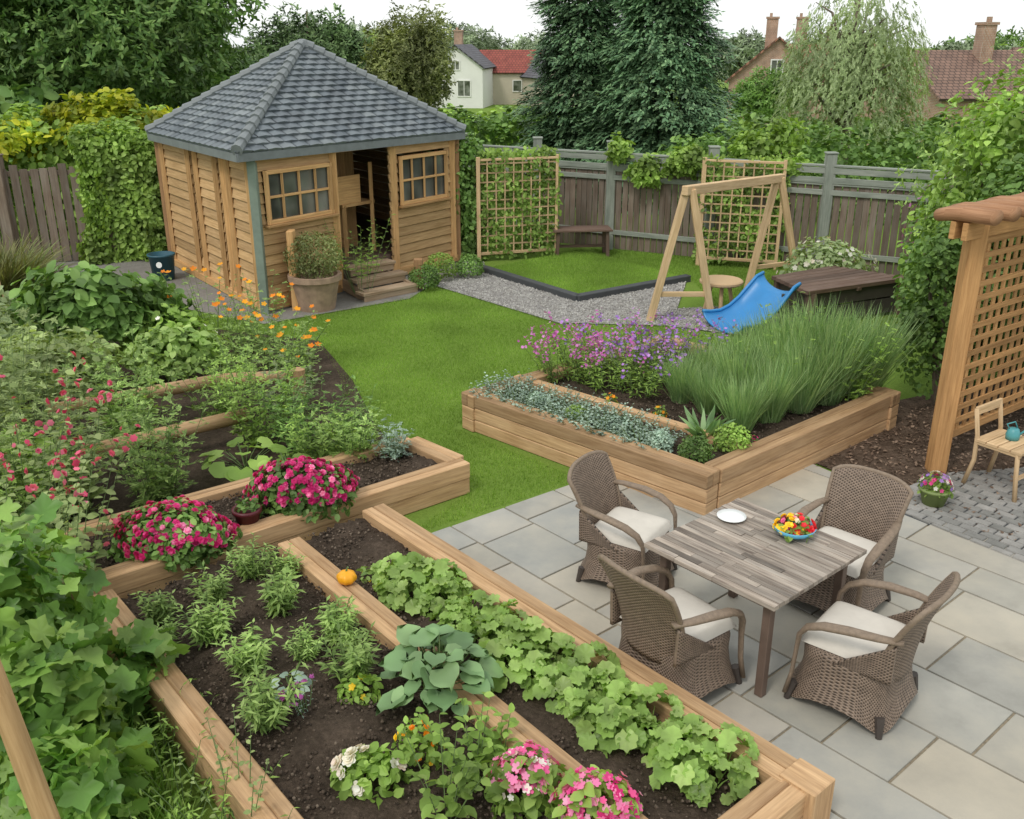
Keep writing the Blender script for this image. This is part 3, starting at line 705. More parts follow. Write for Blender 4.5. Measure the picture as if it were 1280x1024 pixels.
def panelivy(a,b_,h,n,leaf,mat,label,off=.1,gap=.0):
    a=np.array(a);b_=np.array(b_);d=norm(b_-a);nb=np.array([-d[1],d[0]])
    s=rng.random(n);z=rng.random(n)*h+.08
    den=np.sin(s*9+z*4)+np.sin(z*7-s*5)*.7; k=den>(-1.7+gap*2); s=s[k];z=z[k];n=len(s)
    q=a+(b_-a)*s[:,None]+nb*(off+rng.normal(size=n)*.07+.04*np.sin(s*12+z*5))[:,None]
    P=np.c_[q-(a+b_)/2,z];Nn=np.c_[np.tile(-nb,(n,1)),np.full(n,.4)]+rdir(n)*.7
    v=place(T_oval,P,Nn,rdir(n)+[0,0,-.4],leaf*rng.uniform(.6,1.3,n))
    return tag(npmesh('climbing_ivy',[(v[0],v[1],0)],[mat],loc=(*((a+b_)/2),0)),label,'climbing plant')
panelivy((-.55,17.42),(.88,17.87),1.9,4000,.08,'fresh','leafy ivy climbing the wooden trellis',off=.09)
panelivy((3.3,17.15),(4.75,16.75),1.85,2900,.08,'fresh','ivy climbing the trellis by the fence',gap=.35,off=.09)
def climber(name,a,b_,h,n,leaf,mat,label,th=.2,T=T_oval,zo=0,wob=.06):
    L=math.hypot(b_[0]-a[0],b_[1]-a[1]); v=boxleaves(n,(L,th,h),leaf,T,depth=th*.6,wob=wob)
    o=npmesh(name,[(v[0],v[1],0)],[mat],loc=((a[0]+b_[0])/2,(a[1]+b_[1])/2,zo)); o.rotation_euler=(0,0,math.atan2(b_[1]-a[1],b_[0]-a[0])); return tag(o,label,'climbing plant')
for (x,y,z,rx,rz,n) in((2.5,18.1,1.55,.45,.35,900),(3.1,17.75,1.75,.5,.35,1000),(3.9,17.4,1.6,.5,.3,800),(2.0,18.3,1.9,.25,.35,400),(4.9,17.0,1.75,.4,.2,500)):
    v=blob(n,(rx,.3,rz),.10,T_oval,(0,0,0),lump=.55,zmin=-.9);tag(npmesh('climbing_ivy',[(*v,0)],['fresh'],loc=(x,y,z)),'bright green creeper draped over the fence','climbing plant')
climber('climbing_ivy',(-1.2,18.1),(-.7,17.5),2.1,4000,.09,'mid','tall ivy against the shed wall',th=.5)
climber('climbing_ivy',(-7.7,17.5),(-6.35,17.7),2.25,13000,.095,'fresh','dense ivy column between fence and shed',th=.7,wob=.11)

# ------------------------------------------------------------------ swing, slide etc
SW=thing('swing_frame',(2.44,13.42,0),'pale timber swing frame with angled legs','swing')
fa=[(1.99,13.42),(2.89,13.42)];fb=[(3.8,15.2),(4.75,15.65)];ta=Vector((2.44,13.42,1.84));tb=Vector((4.2,15.4,1.74));lw=(2.44,13.42,0)
for f_,t_ in((fa,ta),(fb,tb)):
    for i,q in enumerate(f_):
        g=Geo();d_=(Vector((*f_[1],0))-Vector((*f_[0],0))).normalized()*.04*(1 if i else -1);g.beam((*q,0),t_+d_+Vector((0,0,.04)),.1,.1,up=(0,1,0));g.build('leg','palewood',origin=lw,parent=SW,bevel=.006)
    g=Geo();g.beam(Vector((*f_[0],0)).lerp(t_,.22),Vector((*f_[1],0)).lerp(t_,.22),.05,.07);g.build('brace','palewood',origin=lw,parent=SW,bevel=.005)
g=Geo();g.beam(ta+Vector((0,0,.03)),tb+Vector((0,0,.03)),.1,.13,ext=.12);g.build('beam','palewood',origin=lw,parent=SW,bevel=.008)
r=thing('round_table',(3.1,13.95,0),'small round pale wooden table on short legs','table')
g=Geo();g.lathe([(0,.43),(.29,.43),(.32,.45),(.32,.48),(.30,.495),(0,.495)]);g.build('table_top','palewood',parent=r)
for k in range(3):
    a=k*2.09+.4;g=Geo();g.tube([(.24*math.cos(a),.24*math.sin(a),0),(.14*math.cos(a),.14*math.sin(a),.44)],.03,8);g.build('leg','palewood',parent=r)
sl=thing('slide',(3.25,13.1,0),'bright blue plastic slide on the gravel','slide')
pt=[(2.90,12.80,.04),(3.02,12.86,.02),(3.16,12.93,.02),(3.30,13.01,.07),(3.45,13.10,.18),(3.59,13.18,.33),(3.70,13.24,.45),(3.80,13.30,.49)]
def slf(u,v):
    k=min(int(u*7),6);t=u*7-k; p=Vector(pt[k]).lerp(Vector(pt[k+1]),t); a=(v-.5)*math.pi*.94; wv=Vector((-.45,.89,0))
    return p+wv*math.sin(a)*(.44-.06*u)+Vector((0,0,.2*(1-math.cos(a))))
g=Geo();g.grid(slf,28,18);g.build('chute','bluepl',origin=(3.25,13.1,0),parent=sl,smooth=True,solid=.02)
for v in(0,1):
    g=Geo();g.tube([slf(i/14,v) for i in range(15)],.026,8);g.build('rim','bluepl',origin=(3.25,13.1,0),parent=sl,smooth=True)
for x in((3.78,13.05),(3.65,13.45)):
    g=Geo();g.tube([(*x,0),(*x,.5)],.025,8);g.build('support','legdark',origin=(3.25,13.1,0),parent=sl)
tl=thing('low_table',(4.75,13.85,0),'low bulky dark wooden slatted garden table','table')
ct=np.array([4.75,13.85])
pp=[np.array(q) for q in((4.1,13.0),(3.85,13.95),(4.95,14.65),(5.85,13.85))]
g=Geo()
for k in range(8):
    a=pp[0]+(pp[1]-pp[0])*(k+.5)/8;b_=pp[3]+(pp[2]-pp[3])*(k+.5)/8; g.beam((*a,.52),(*b_,.52),.122,.06)
a=(pp[0]+pp[3])/2;b_=(pp[1]+pp[2])/2;g.beam((*a,.48),(*b_,.48),.08,.05)
g.build('table_top','darkwood',origin=(4.75,13.85,0),parent=tl,bevel=.005)
for q in pp:
    c=q+(ct-q)*.12;g=Geo();g.beam((*c,0),(*c,.49),.13,.13);g.build('leg','darkwood',origin=(4.75,13.85,0),parent=tl)
for a,b_ in((0,1),(0,3),(3,2)):
    qa=pp[a]*.9+ct*.1;qb=pp[b_]*.9+ct*.1
    g=Geo();g.beam((*qa,.39),(*qb,.39),.03,.19);g.build('apron','legdark',origin=(4.75,13.85,0),parent=tl)
    g=Geo();g.beam((*qa,.16),(*qb,.16),.03,.22);g.build('side_board','legdark',origin=(4.75,13.85,0),parent=tl)
bn=thing('garden_bench',(1.3,18.0,0),'small dark wooden backless bench by the fence','bench',rz=.1)
g=Geo()
for k in range(4): g.beam((-.55,-.2+k*.13,.5),(.55,-.2+k*.13,.5),.115,.035)
g.beam((-.46,-.22,.47),(-.46,.22,.47),.05,.04);g.beam((.46,-.22,.47),(.46,.22,.47),.05,.04)
g.build('seat','darkwood',parent=bn,bevel=.004)
for x in(-.48,.48):
    for y in(-.18,.17): g=Geo();g.beam((x,y,0),(x*.96,y,.49),.06,.06);g.build('leg','darkwood',parent=bn)
g=Geo();g.beam((-.46,0,.18),(.46,0,.18),.05,.05);g.build('stretcher','darkwood',parent=bn)
bi=thing('garden_bucket',(-5.9,16.0,0),'dark blue plastic bucket with white emblem','bucket')
g=Geo();g.lathe([(0,0),(.17,0),(.21,.42),(.23,.42),(.23,.45),(.2,.45),(.17,.1),(0,.1)]);g.build('body','binblue',parent=bi,smooth=True)
g=Geo();R=Matrix.Rotation(math.radians(80),3,'X');g.add([R@Vector((.05*math.cos(a*.52),.05*math.sin(a*.52),0))+Vector((.02,-.213,.3)) for a in range(12)],[tuple(range(12))]);g.build('emblem','whitecer',parent=bi)

# ------------------------------------------------------------------ pergola
lp=(3.99,8.24,0);pg=thing('pergola',lp,'warm timber pergola with lattice side panel','pergola')
a0=np.array([3.99,8.24]);dp=norm(np.array([.80,.6]));a1=a0+dp*2.6;np_=np.array([dp[1],-dp[0]])
for q in(a0,a1): g=Geo();g.beam((*q,0),(*q,2.36),.15,.15);g.build('post','pergola',origin=lp,parent=pg,bevel=.008)
for off in(.0,.11):
    g=Geo();g.beam((*(a0-dp*.3-np_*(off-.05)),2.30),(*(a1+dp*.3-np_*(off-.05)),2.30),.05,.15);g.build('beam','pergola',origin=lp,parent=pg,bevel=.006)
for k in range(9):
    q=a0+dp*(-.22+k*.3); g=Geo(); e=.24+.04*(k%2)
    pts=[tuple(q-np_*e)+(2.40,),tuple(q-np_*(e-.1))+(2.425,),tuple(q)+(2.44,),tuple(q+np_*.26)+(2.44,)]
    g.tube(pts,[.09,.105,.11,.11],12,fl=.6); g.build('rafter','rafterwood',origin=lp,parent=pg,smooth=True)
g=Geo(); s0,s1,zb,zt=.12,2.45,.35,2.2
g.beam((*(a0+dp*s0),zb),(*(a0+dp*s1),zb),.05,.07);g.beam((*(a0+dp*s0),zt),(*(a0+dp*s1),zt),.05,.07)
k=.13;n=int((s1-s0)/k)
for i in range(n+1): q=a0+dp*(s0+i*k);g.beam((*q,zb),(*q,zt),.05,.016,up=(np_[0],np_[1],0))
for i in range(int((zt-zb)/k)+1): z=zb+i*k;q=a0+np_*.015;g.beam((*(q+dp*s0),z),(*(q+dp*s1),z),.016,.05)
g.build('lattice','pergola',origin=lp,parent=pg)
wc=thing('garden_chair',(4.42,7.85,.03),'simple square seated wooden garden chair beside the lattice','chair',rz=math.radians(215))
g=Geo()
for k in range(4): g.beam((-.21,-.16+k*.11,.44),(.21,-.16+k*.11,.44),.10,.03)
g.beam((-.19,-.2,.415),(-.19,.21,.415),.03,.03);g.beam((.19,-.2,.415),(.19,.21,.415),.03,.03)
g.build('seat','palewood',parent=wc,bevel=.004)
for x in(-.19,.19):
    g=Geo();g.tube([(x*1.1,.24,0),(x,.2,.22),(x,.18,.43)],.02,8);g.build('leg','palewood',parent=wc,smooth=True)
    g=Geo();g.tube([(x*1.1,-.24,0),(x,-.19,.25),(x,-.2,.48),(x,-.25,.72)],.02,8);g.build('leg','palewood',parent=wc,smooth=True)
g=Geo();g.beam((-.2,-.245,.70),(.2,-.245,.70),.025,.08);g.build('backrest','palewood',parent=wc,bevel=.004)
g=Geo();g.beam((-.2,.2,.2),(.2,.2,.2),.025,.03);g.build('stretcher','palewood',parent=wc)
wt=thing('watering_can',(4.45,7.88,.487),'small teal watering can on the chair','watering can')
wt.scale=(.75,.75,.75)
g=Geo();g.lathe([(0,0),(.075,0),(.08,.06),(.06,.13),(.04,.14),(0,.14)]);g.build('body','teal',parent=wt,smooth=True)
g=Geo();g.tube([(.06,0,.04),(.13,0,.1),(.16,0,.17)],[.018,.012,.022],8);g.build('spout','teal',parent=wt,smooth=True)
g=Geo();g.tube([(-.05,0,.12),(-.09,0,.19),(0,0,.22),(.04,0,.14)],.009,8);g.build('handle','teal',parent=wt,smooth=True)

# ------------------------------------------------------------------ table and chairs
YT=math.atan2(.66,.755);tx,ty=1.57,5.47
tb_=thing('patio_table',(tx,ty,.025),'square weathered plank table on slim brown legs','table',rz=YT)
g=Geo(); n=20;W=1.02/n
for k in range(n):
    x=-.51+(k+.5)*W; y=-.5
    while y<.5:
        l=random.choice([.2,.3,.45,.6]); y1=min(y+l,.5)
        if .5-y1<.1:y1=.5
        e=U(-.006,.006) if y1==.5 else 0
        g.box((x,(y+y1+e)/2,.705+U(-.002,.002)),(W-.003,y1+e-y-.002,.03)); y=y1
g.build('table_top','tablewood',parent=tb_,bevel=.002)
g=Geo()
for x in(-.42,.42): g.beam((x,-.42,.66),(x,.42,.66),.03,.06)
for y in(-.42,.42): g.beam((-.42,y,.66),(.42,y,.66),.03,.058)
g.build('apron','tableleg',parent=tb_,bevel=.003)
for x in(-.4,.4):
    for y in(-.4,.4): g=Geo();g.beam((x,y,0),(x,y,.689),.055,.055);g.build('leg','tableleg',parent=tb_,bevel=.004)
gg=Geo();gg.lathe([(0,.004),(.06,.004),(.10,.018),(.10,.022),(.058,.009),(0,.009)]);pl=tag(gg.build('dinner_plate','whitecer',smooth=True),'small round white plate on the table','plate');pl.location=(1.50,5.86,.748)
bw=thing('flower_bowl',(1.86,5.62,.748),'blue ceramic bowl filled with bright flowers','bowl')
g=Geo();g.lathe([(0,0),(.06,0),(.12,.035),(.14,.07),(.133,.07),(.11,.04),(0,.03)]);g.build('bowl','bluebowl',parent=bw,smooth=True)
parts=[]
for i,mm in enumerate(['yellow','red','lpink','white']):
    n_=[34,30,14,5][i];P,d=blobpts(n_,(.10,.10,.085),(0,0,.05),.1); 
    if i==0:P[:,0]-=.03
    if i==1:P[:,0]+=.03
    v=place(T_rose,P,d+rdir(n_)*.4,rdir(n_),.045);parts.append((v[0],v[1],i))
v=blob(140,(.13,.13,.09),.045,T_oval,(0,0,.05),zmin=0);parts.append((v[0],v[1],4))
npmesh('flowers',parts,['yellow','red','lpink','white','fresh'],parent=bw)
def build_chair(label):
    c=thing('wicker_chair',(0,0,0),label,'chair',group='wicker chairs around the patio table')
    def ring(hx,hy,z,arch,yc=0.02,n=40):
        out=[]
        for j in range(n):
            a=2*math.pi*j/n;ca,sa=math.cos(a),math.sin(a);e=.5
            x=hx*math.copysign(abs(ca)**e,ca);y=hy*math.copysign(abs(sa)**e,sa)+yc
            cn=abs(math.sin(2*a))**1.5; out.append(Vector((x,y,z+arch*(1-cn))))
        return out
    g=Geo();prof=[(.335,.335,.02,.08),(.312,.312,.09,.05),(.292,.29,.17,.012),(.28,.277,.27,0),(.285,.28,.36,0),(.275,.27,.40,0)]
    rs=[ring(*p) for p in prof];n=40;vs=[v for r in rs for v in r];fs=[];uv=[]
    zz=[p[2] for p in prof]
    for i in range(len(rs)-1):
        for j in range(n):
            k=(j+1)%n;fs.append((i*n+j,i*n+k,(i+1)*n+k,(i+1)*n+j));w=2.2/n;uv.append([(j*w,zz[i]),(j*w+w,zz[i]),(j*w+w,zz[i+1]),(j*w,zz[i+1])])
    fs.append(tuple((len(rs)-1)*n+j for j in range(n)));uv.append([(vs[q].x,vs[q].y) for q in fs[-1]])
    g.add(vs,fs,uv);g.build('seat_base','wicker',parent=c,smooth=True)
    def bk(u,v):
        a=u*2-1; t=v; hw=.25+.05*t; top=1-.06*abs(a)**5-.02*a*a
        return Vector((a*hw,-.265-.14*t*t-.02*t+.10*abs(a)**2.4*(1-.35*t),.30+.61*t*top))
    g=Geo();g.grid(bk,18,16,uvs=(.58,.66));g.build('backrest','wicker',parent=c,smooth=True,solid=.028)
    g=Geo();path=[bk(0,t) for t in np.linspace(.1,1,9)]+[bk(u,1) for u in np.linspace(.06,.94,14)]+[bk(1,t) for t in np.linspace(1,.1,9)]
    g.tube(path,.018,8);g.build('rim','armwood',parent=c,smooth=True)
    for s in(-1,1):
        g=Geo();pts=[(s*.265,-.30,.65),(s*.30,-.17,.645),(s*.318,0,.63),(s*.318,.14,.60),(s*.308,.235,.55),(s*.30,.28,.48),(s*.294,.29,.38),(s*.298,.30,.2),(s*.31,.325,.05)]
        g.tube(pts,[.026,.032,.038,.038,.033,.026,.021,.02,.022],10,fl=.6);g.build('armrest','armwood',parent=c,smooth=True)
        g=Geo()
        def sd(u,v,s=s): y=-.27+u*.34; return Vector((s*(.272+.01*v),y,.36+v*(.26)*(1-u)**1.0))
        g.grid(sd,8,8,uvs=(.34,.26));g.build('side_panel','wicker',parent=c,smooth=True,solid=.022)
    for x in(-.27,.27):
        for y in(-.24,.29): g=Geo();g.tube([(x*1.1,y*1.08,0),(x,y,.12)],[.02,.03],8);g.build('leg','legdark',parent=c)
    def cu(u,v):
        a=u*2-1;b_=v*2-1; e=(1-abs(a)**8)*(1-abs(b_)**8); return Vector((a*.255,.035+b_*.255,.405+.075*max(e,0)**.35+.012*(1-a*a)*(1-b_*b_)))
    g=Geo();g.grid(cu,22,22);
    g.build('seat_cushion','cushion',parent=c,smooth=True)
    return c
chs=[((.85,6.34),(.84,-.54),'brown wicker armchair with white cushion near the raised bed',.94),((1.0,5.07),(.80,.60),'brown wicker armchair with white cushion and curved back',1.0),
     ((2.34,6.0),(-.70,-.71),'brown wicker armchair facing the table by the cobbles',.96),((2.12,4.90),(-.76,.65),'brown wicker armchair with white cushion on open patio',1.0)]
C0=build_chair(chs[0][2]); ALLCH[C0.name]=[o for o in bpy.data.objects if o.parent==C0]
for i,(p,f_,lb_,s_) in enumerate(chs):
    yw=math.atan2(-f_[0],f_[1])
    if i==0: C0.location=(*p,.024);C0.rotation_euler=(0,0,yw);C0.scale=(s_,)*3
    else: c=dup(C0,(*p,.024),yw,s_);c['label']=lb_

# ------------------------------------------------------------------ plants in bed A
def plant(name,parts,mats,loc,label,cat='plant',group=None,rz=0): 
    o=npmesh(name,parts,mats,loc=loc);o.rotation_euler=(0,0,rz);return tag(o,label,cat,group)
def flowers(root,P,d,size,mat,T=T_fl,name='blossoms'):
    v=place(T,P,d+rdir(len(P))*.3,rdir(len(P)),size*rng.uniform(.75,1.25,len(P))); c=npmesh(name,[(v[0],v[1],0)],[mat],parent=root); reg(root,c); return c
hv=[]
for k in range(4):
    l,s,t=stems(15+k,.20+.02*k,.10,24,.07,T_nar,tilt=.34+.05*k,lup=1.0,leaf1=.85,start=.1); hv.append(plant('herb_plant',[(*l,0),(*s,1)],['herb','stem'],(-2.33,5.40,.2),'pale green bushy upright herb growing in dark soil',group='herbs in the raised bed'))
hp=[(-2.33,5.43,1),(-2.05,5.68,1.0),(-1.93,5.21,1.15),(-1.86,5.98,1.0),(-1.56,5.53,1.3),(-2.18,5.03,.9),(-1.60,4.89,1.15),(-1.37,4.40,1.15),(-1.12,5.22,1.2),(-.97,4.83,1.2),(-1.62,5.98,.8),(-1.28,5.02,.75),(-1.0,5.1,.8)]
for i,(x,y,s) in enumerate(hp):
    if i<4: h=hv[i];h.location=(x,y,.2);h.scale=(s,)*3
    else: dup(hv[i%4],(x,y,.2),U(0,6),s)
lv=[]
for k in range(4):
    P,d=blobpts(28,(.13,.13,.15),(0,0,.03),.0);v=place(T_let,P,d*.95+[0,0,.65]+rdir(28)*.5,d*[1,1,.2]+rdir(28)*.5,rng.uniform(.075,.135,28))
    l,s,t=stems(8,.1,.12,3,.03,T_dia); lv.append(plant('lettuce_plant',[(*v,0),(*s,1)],['lettuce','lettuce'],(0,0,.22),'bright green frilly lettuce in a planted row',group='lettuces in the raised bed'))
i=0
for t in np.linspace(0,1,17):
    for w in(-1,1):
        x=-.80+(1.03+.80)*t;y=5.93+(3.92-5.93)*t
        q=np.array([x,y])+np.array([.745,.667])*(w*.08+.02)+rng.normal(size=2)*.03
        if i<4: lv[i].location=(*q,.22)
        else: dup(lv[i%4],(*q,.22+U(-.01,.04)),U(0,6),U(.78,1.12))
        i+=1
def bigleaf(loc,n,R,h,ls,T,mat,label,name='squash_plant',cat='plant',flat=1.):
    ps=[];ds=[];ns=[];g0=[];g1=[];o=0
    for i in range(n):
        a=i*2.4+U(-.3,.3);q=math.sqrt((i+.5)/n);p=np.array([math.cos(a)*R*q,math.sin(a)*R*q,h*(1-.6*q*q)*U(.8,1.1)])
        ps.append(p);ds.append(np.array([math.cos(a),math.sin(a),(.5-.9*q) if flat<1 else -.3*q]));ns.append(np.array([-math.cos(a)*.35*(1-flat)+math.cos(a)*.5*q*flat,-math.sin(a)*.35*(1-flat)+math.sin(a)*.5*q*flat,1.])+rng.normal(size=3)*.25)
        for z0,z1 in((0,.5),(.5,1)):
            A_=p*z0*[1,1,1.2 if z0 else 1];B_=p*z1*[1,1,1.2 if z1<1 else 1];w=.005;g0+=[A_+[w,0,0],A_+[-w,w,0],A_+[-w,-w,0],B_+[w,0,0],B_+[-w,w,0],B_+[-w,-w,0]]
            for j in range(3): j2=(j+1)%3;g1+=[(o+j,o+j2,o+3+j2),(o+j,o+3+j2,o+3+j)]
            o+=6
    v=place(T,np.array(ps),np.array(ns),np.array(ds),ls*rng.uniform(.6,1.15,n))
    return plant(name,[(*v,0),(np.array(g0),np.array(g1,dtype=np.int32),1)],[mat,'stem'],loc,label,cat)
bigleaf((-.42,4.66,.21),46,.26,.34,.185,T_broad,'squash','compact squash plant with rounded grey green leaves',flat=.6)
bigleaf((-1.31,4.70,.21),9,.08,.09,.09,T_sq,'silver','small blue green cabbage seedling')
pk=thing('pumpkin',(-1.14,5.76,.30),'small bright yellow orange pumpkin on the timber rail','pumpkin')
g=Geo()
def pf(u,v):
    a=u*2*math.pi;t=v*math.pi;r_=.068*(1+.06*math.cos(8*a))*math.sin(t);return Vector((r_*math.cos(a),r_*math.sin(a),.045-.05*math.cos(t)))
g.grid(pf,32,12);g.build('body','pumpkin',parent=pk,smooth=True)
g=Geo();g.tube([(0,0,.09),(.005,0,.11),(.015,0,.125)],[.009,.006,.007],6);g.build('stalk','stem',parent=pk)
def flowerbush(name,loc,r,nleaf,leaf,mat,nf,fs,fm,label,cat='flowering bush',T=T_oval,zmin=.05,fT=T_fl,group=None,lump=.25,nl=16,fm2=None,k1=.7):
    L=rdir(nl);zc=r[2]*.25
    def fac(d): v=np.clip(d@L.T,0,1)**6; return 1-lump+lump*v.max(1)
    d=rdir(nleaf*2);d=d[d[:,2]>-.3][:nleaf];P=d*(fac(d)*(1-.4*rng.random(len(d))**1.6))[:,None]*np.array(r)+[0,0,zc]
    v=place(T,P,d*.7+[0,0,.35]+rdir(len(d))*.7,rdir(len(d))+d*.5,leaf*rng.uniform(.7,1.3,len(d)))
    o=plant(name,[(*v,0)],[mat],loc,label,cat,group)
    d=dirs(nf,zmin); P=d*np.array(r)*(fac(d)*rng.uniform(.88,1.1,len(d)))[:,None]+[0,0,zc]
    k=len(d) if not fm2 else int(len(d)*k1)
    flowers(o,P[:k],d[:k],fs,fm,fT)
    if fm2 and len(d)>k: flowers(o,P[k:],d[k:],fs,fm2,fT)
    return o
flowerbush('azalea_bush',(-2.52,6.31,.25),(.50,.31,.30),1700,.06,'mid',290,.056,'pink','wide azalea bush dotted with magenta pink blossoms',fT=T_rose,fm2='lpink',lump=.3,k1=.85)
flowerbush('azalea_bush',(-1.70,7.03,.27),(.44,.31,.36),1500,.06,'mid',380,.056,'pink','rounded azalea bush with dense magenta blossoms',fT=T_rose,fm2='lpink',lump=.25,k1=.85)
tpp=thing('planter_pot',(-2.06,6.68,.23),'small dark red planter pot between azaleas','planter')
g=Geo();g.lathe([(0,0),(.075,0),(.10,.15),(.115,.15),(.115,.18),(.09,.18),(.085,.14),(0,.13)]);g.build('pot','wineplanter',parent=tpp,smooth=True)
v=blob(80,(.09,.09,.06),.04,T_oval,(0,0,.19),zmin=-.2);npmesh('foliage',[(*v,0)],['mid'],parent=tpp)
flowerbush('rose_bush',(-.72,3.92,.2),(.21,.16,.2),260,.065,'fresh',13,.08,'white','low bush with creamy white rose blooms',fT=T_rose,zmin=.3)
flowerbush('marigold_plant',(-.50,4.10,.2),(.14,.12,.24),180,.05,'fresh',22,.04,'orange','marigold plant with orange and yellow flowers',fT=T_rose,fm2='yellow')
flowerbush('hydrangea_bush',(.07,3.83,.2),(.20,.17,.25),240,.08,'fresh',150,.046,'lpink','pink hydrangea in full bloom','flowering bush',fm2='white',zmin=.3,k1=.85)
flowerbush('hydrangea_bush',(.40,3.66,.2),(.23,.18,.25),240,.08,'fresh',180,.046,'lpink','wide pink hydrangea with clustered blooms',fm2='pink',zmin=.3)
for x,y,h in((-.20,3.96,.38),(-.33,3.72,.42),(-.06,4.12,.22)):
    l,s,t=stems(7,h,.18,10,.09,T_oval,tilt=.45);plant('basil_plant',[(*l,0),(*s,1)],['fresh','stem'],(x,y,.2),'upright leafy green basil plant')
l,s,t=stems(9,.18,.1,9,.03,T_nar,tilt=.4);o=plant('lavender_plant',[(*l,0),(*s,1)],['silver','stem'],(-1.17,4.5,.2),'small lavender with purple flower tips');flowers(o,np.repeat(t,4,0)+rng.normal(size=(36,3))*.012,rdir(36),.03,'magenta')
flowerbush('marigold_plant',(-.9,4.66,.2),(.13,.12,.12),100,.06,'fresh',4,.045,'yellow','small marigold with yellow flowers')
flowerbush('marigold_plant',(-1.25,5.92,.2),(.07,.07,.07),30,.04,'fresh',3,.03,'orange','small marigold seedling by the pumpkin')
flowerbush('marigold_plant',(-1.0,5.98,.2),(.09,.08,.08),50,.05,'herb',2,.03,'yellow','small leafy seedling in bare soil')
for (x,y,rx,ry,rz,n) in((-2.75,4.55,.5,.45,1.25,420),(-2.4,4.1,.32,.35,.9,260),(-3.3,5.2,.5,.4,1.1,220),(-2.15,3.75,.28,.3,.6,150),(-2.25,4.75,.25,.25,.5,110)):
    v=blob(n,(rx,ry,rz*.62),.16,T_vine,(0,0,rz*.55),shell=.5,lump=.3,zmin=-.9,up=.45,jit=.8,sv=.45);plant('grape_vine',[(*v,0)],['vine'],(x,y,0),'lush vine with large lobed green leaves','vine')
for x,y,h in((-1.95,4.35,.32),(-1.75,4.0,.35),(-1.5,3.75,.35),(-1.9,3.6,.3),(-1.65,3.35,.4),(-2.1,4.6,.3),(-1.25,3.45,.3)):
    l,s,t=stems(12,h,.3,12,.08,T_nar,tilt=.5,lup=.8);plant('meadow_plant',[(*l,0),(*s,1)],['fresh','stem'],(x,y,0),'leafy wild green plant beside the timber edge')
for x,y,h,ns in((-3.15,5.75,1.15,16),(-3.75,6.6,1.15,14),(-3.4,5.3,1.45,9)):
    l,s,t=stems(ns,h,.6,20,.10,T_oval,tilt=.32,start=.25,hv=.35);o=plant('rose_bush',[(*l,0),(*s,1)],['fern','stem'],(x,y,0),'tall shrub with coral pink flowers on stems','flowering bush')
    flowers(o,np.repeat(t,5,0)+rng.normal(size=(ns*5,3))*[.045,.045,.07],rdir(ns*5),.05,'coral',T_rose)
l,s,t=stems(8,.55,.2,12,.045,T_oval,tilt=.3,start=.2);plant('weed_plant',[(*l,0),(*s,1)],['fern','stem'],(-1.35,3.75,0),'tall thin weed with small leaves')
g=Geo();g.tube([(-1.52,2.66,0),(-1.79,2.88,1.0),(-1.93,2.99,1.5),(-2.15,3.15,2.3)],[.05,.047,.045,.04],10);tag(g.build('wooden_pole','bamboo',origin=(-1.52,2.66,0),smooth=True),'rough brown wooden garden pole','pole')

# ------------------------------------------------------------------ vegetable plot
def shrub(name,loc,r,n,leaf,mat,label,T=T_oval,cat='shrub',zmin=-.5,lump=.35,shell=.45,nl=14):
    v=blob(n,r,leaf,T,(0,0,r[2]*.8),zmin=zmin,lump=lump,shell=shell,nl=nl);return plant(name,[(*v,0)],[mat],loc,label,cat)
def sp(name,loc,ns,h,spread,nl,leaf,mat,label,T=T_sp,tilt=.35,group=None,**k):
    l,s,t=stems(ns,h,spread,nl,leaf,T,tilt=tilt,**k);o=plant(name,[(*l,0),(*s,1)],[mat,'stem'],loc,label,'plant',group);return o,t
sp('asparagus_fern',(-3.75,7.35,0),30,1.05,.6,22,.17,'fern','feathery pale green asparagus ferns',T_sp2,tilt=.25)
sp('asparagus_fern',(-3.1,7.6,0),24,.9,.5,20,.16,'herb','feathery pale green asparagus ferns',T_sp2,tilt=.25)
sp('asparagus_fern',(-4.6,8.2,0),34,1.25,.8,22,.19,'fern','tall feathery asparagus ferns',T_sp2,tilt=.25)
sp('asparagus_fern',(-3.75,8.75,0),26,.95,.6,20,.18,'herb','feathery asparagus ferns behind the bed',T_sp2,tilt=.25)
sp('asparagus_fern',(-4.0,6.9,0),20,.8,.7,18,.16,'fresh','bushy green asparagus fern',T_sp2)
sp('asparagus_fern',(-5.3,8.9,0),30,1.1,.8,20,.19,'fern','tall feathery asparagus ferns',T_sp2,tilt=.25)
shrub('leafy_bush',(-4.4,7.5,0),(.6,.5,.4),900,.10,'fresh','low mound of bright leafy vegetables')
sp('tomato_plant',(-2.5,8.9,0),26,.95,.6,16,.16,'fresh','bushy green tomato plant in the plot',T_sp,tilt=.25)
sp('tomato_plant',(-2.0,8.65,0),18,.65,.5,14,.15,'mid','bushy green tomato plant in the plot',T_sp,tilt=.25)
bigleaf((-2.45,8.05,.1),20,.35,.25,.2,T_sq,'fresh','broad leaved marrow plant')
bigleaf((-2.0,7.75,.2),12,.25,.18,.16,T_sq,'fresh','young marrow plant by the timber rail')
sp('carrot_plant',(-1.45,8.12,.2),24,.42,.35,12,.14,'herb','feathery carrot tops in the raised bed',T_sp2,tilt=.3)
sp('carrot_plant',(-1.1,8.1,.22),16,.3,.25,10,.11,'silver','grey green leafy vegetable in the raised bed',T_sp2,tilt=.3)
sp('carrot_plant',(-1.8,8.15,.1),18,.5,.35,12,.15,'fresh','leafy vegetable tops in the raised bed',T_sp,tilt=.3)
sp('carrot_plant',(-1.6,8.9,.0),18,.5,.35,12,.14,'mid','leafy carrot tops beside the lawn',T_sp2,tilt=.3)
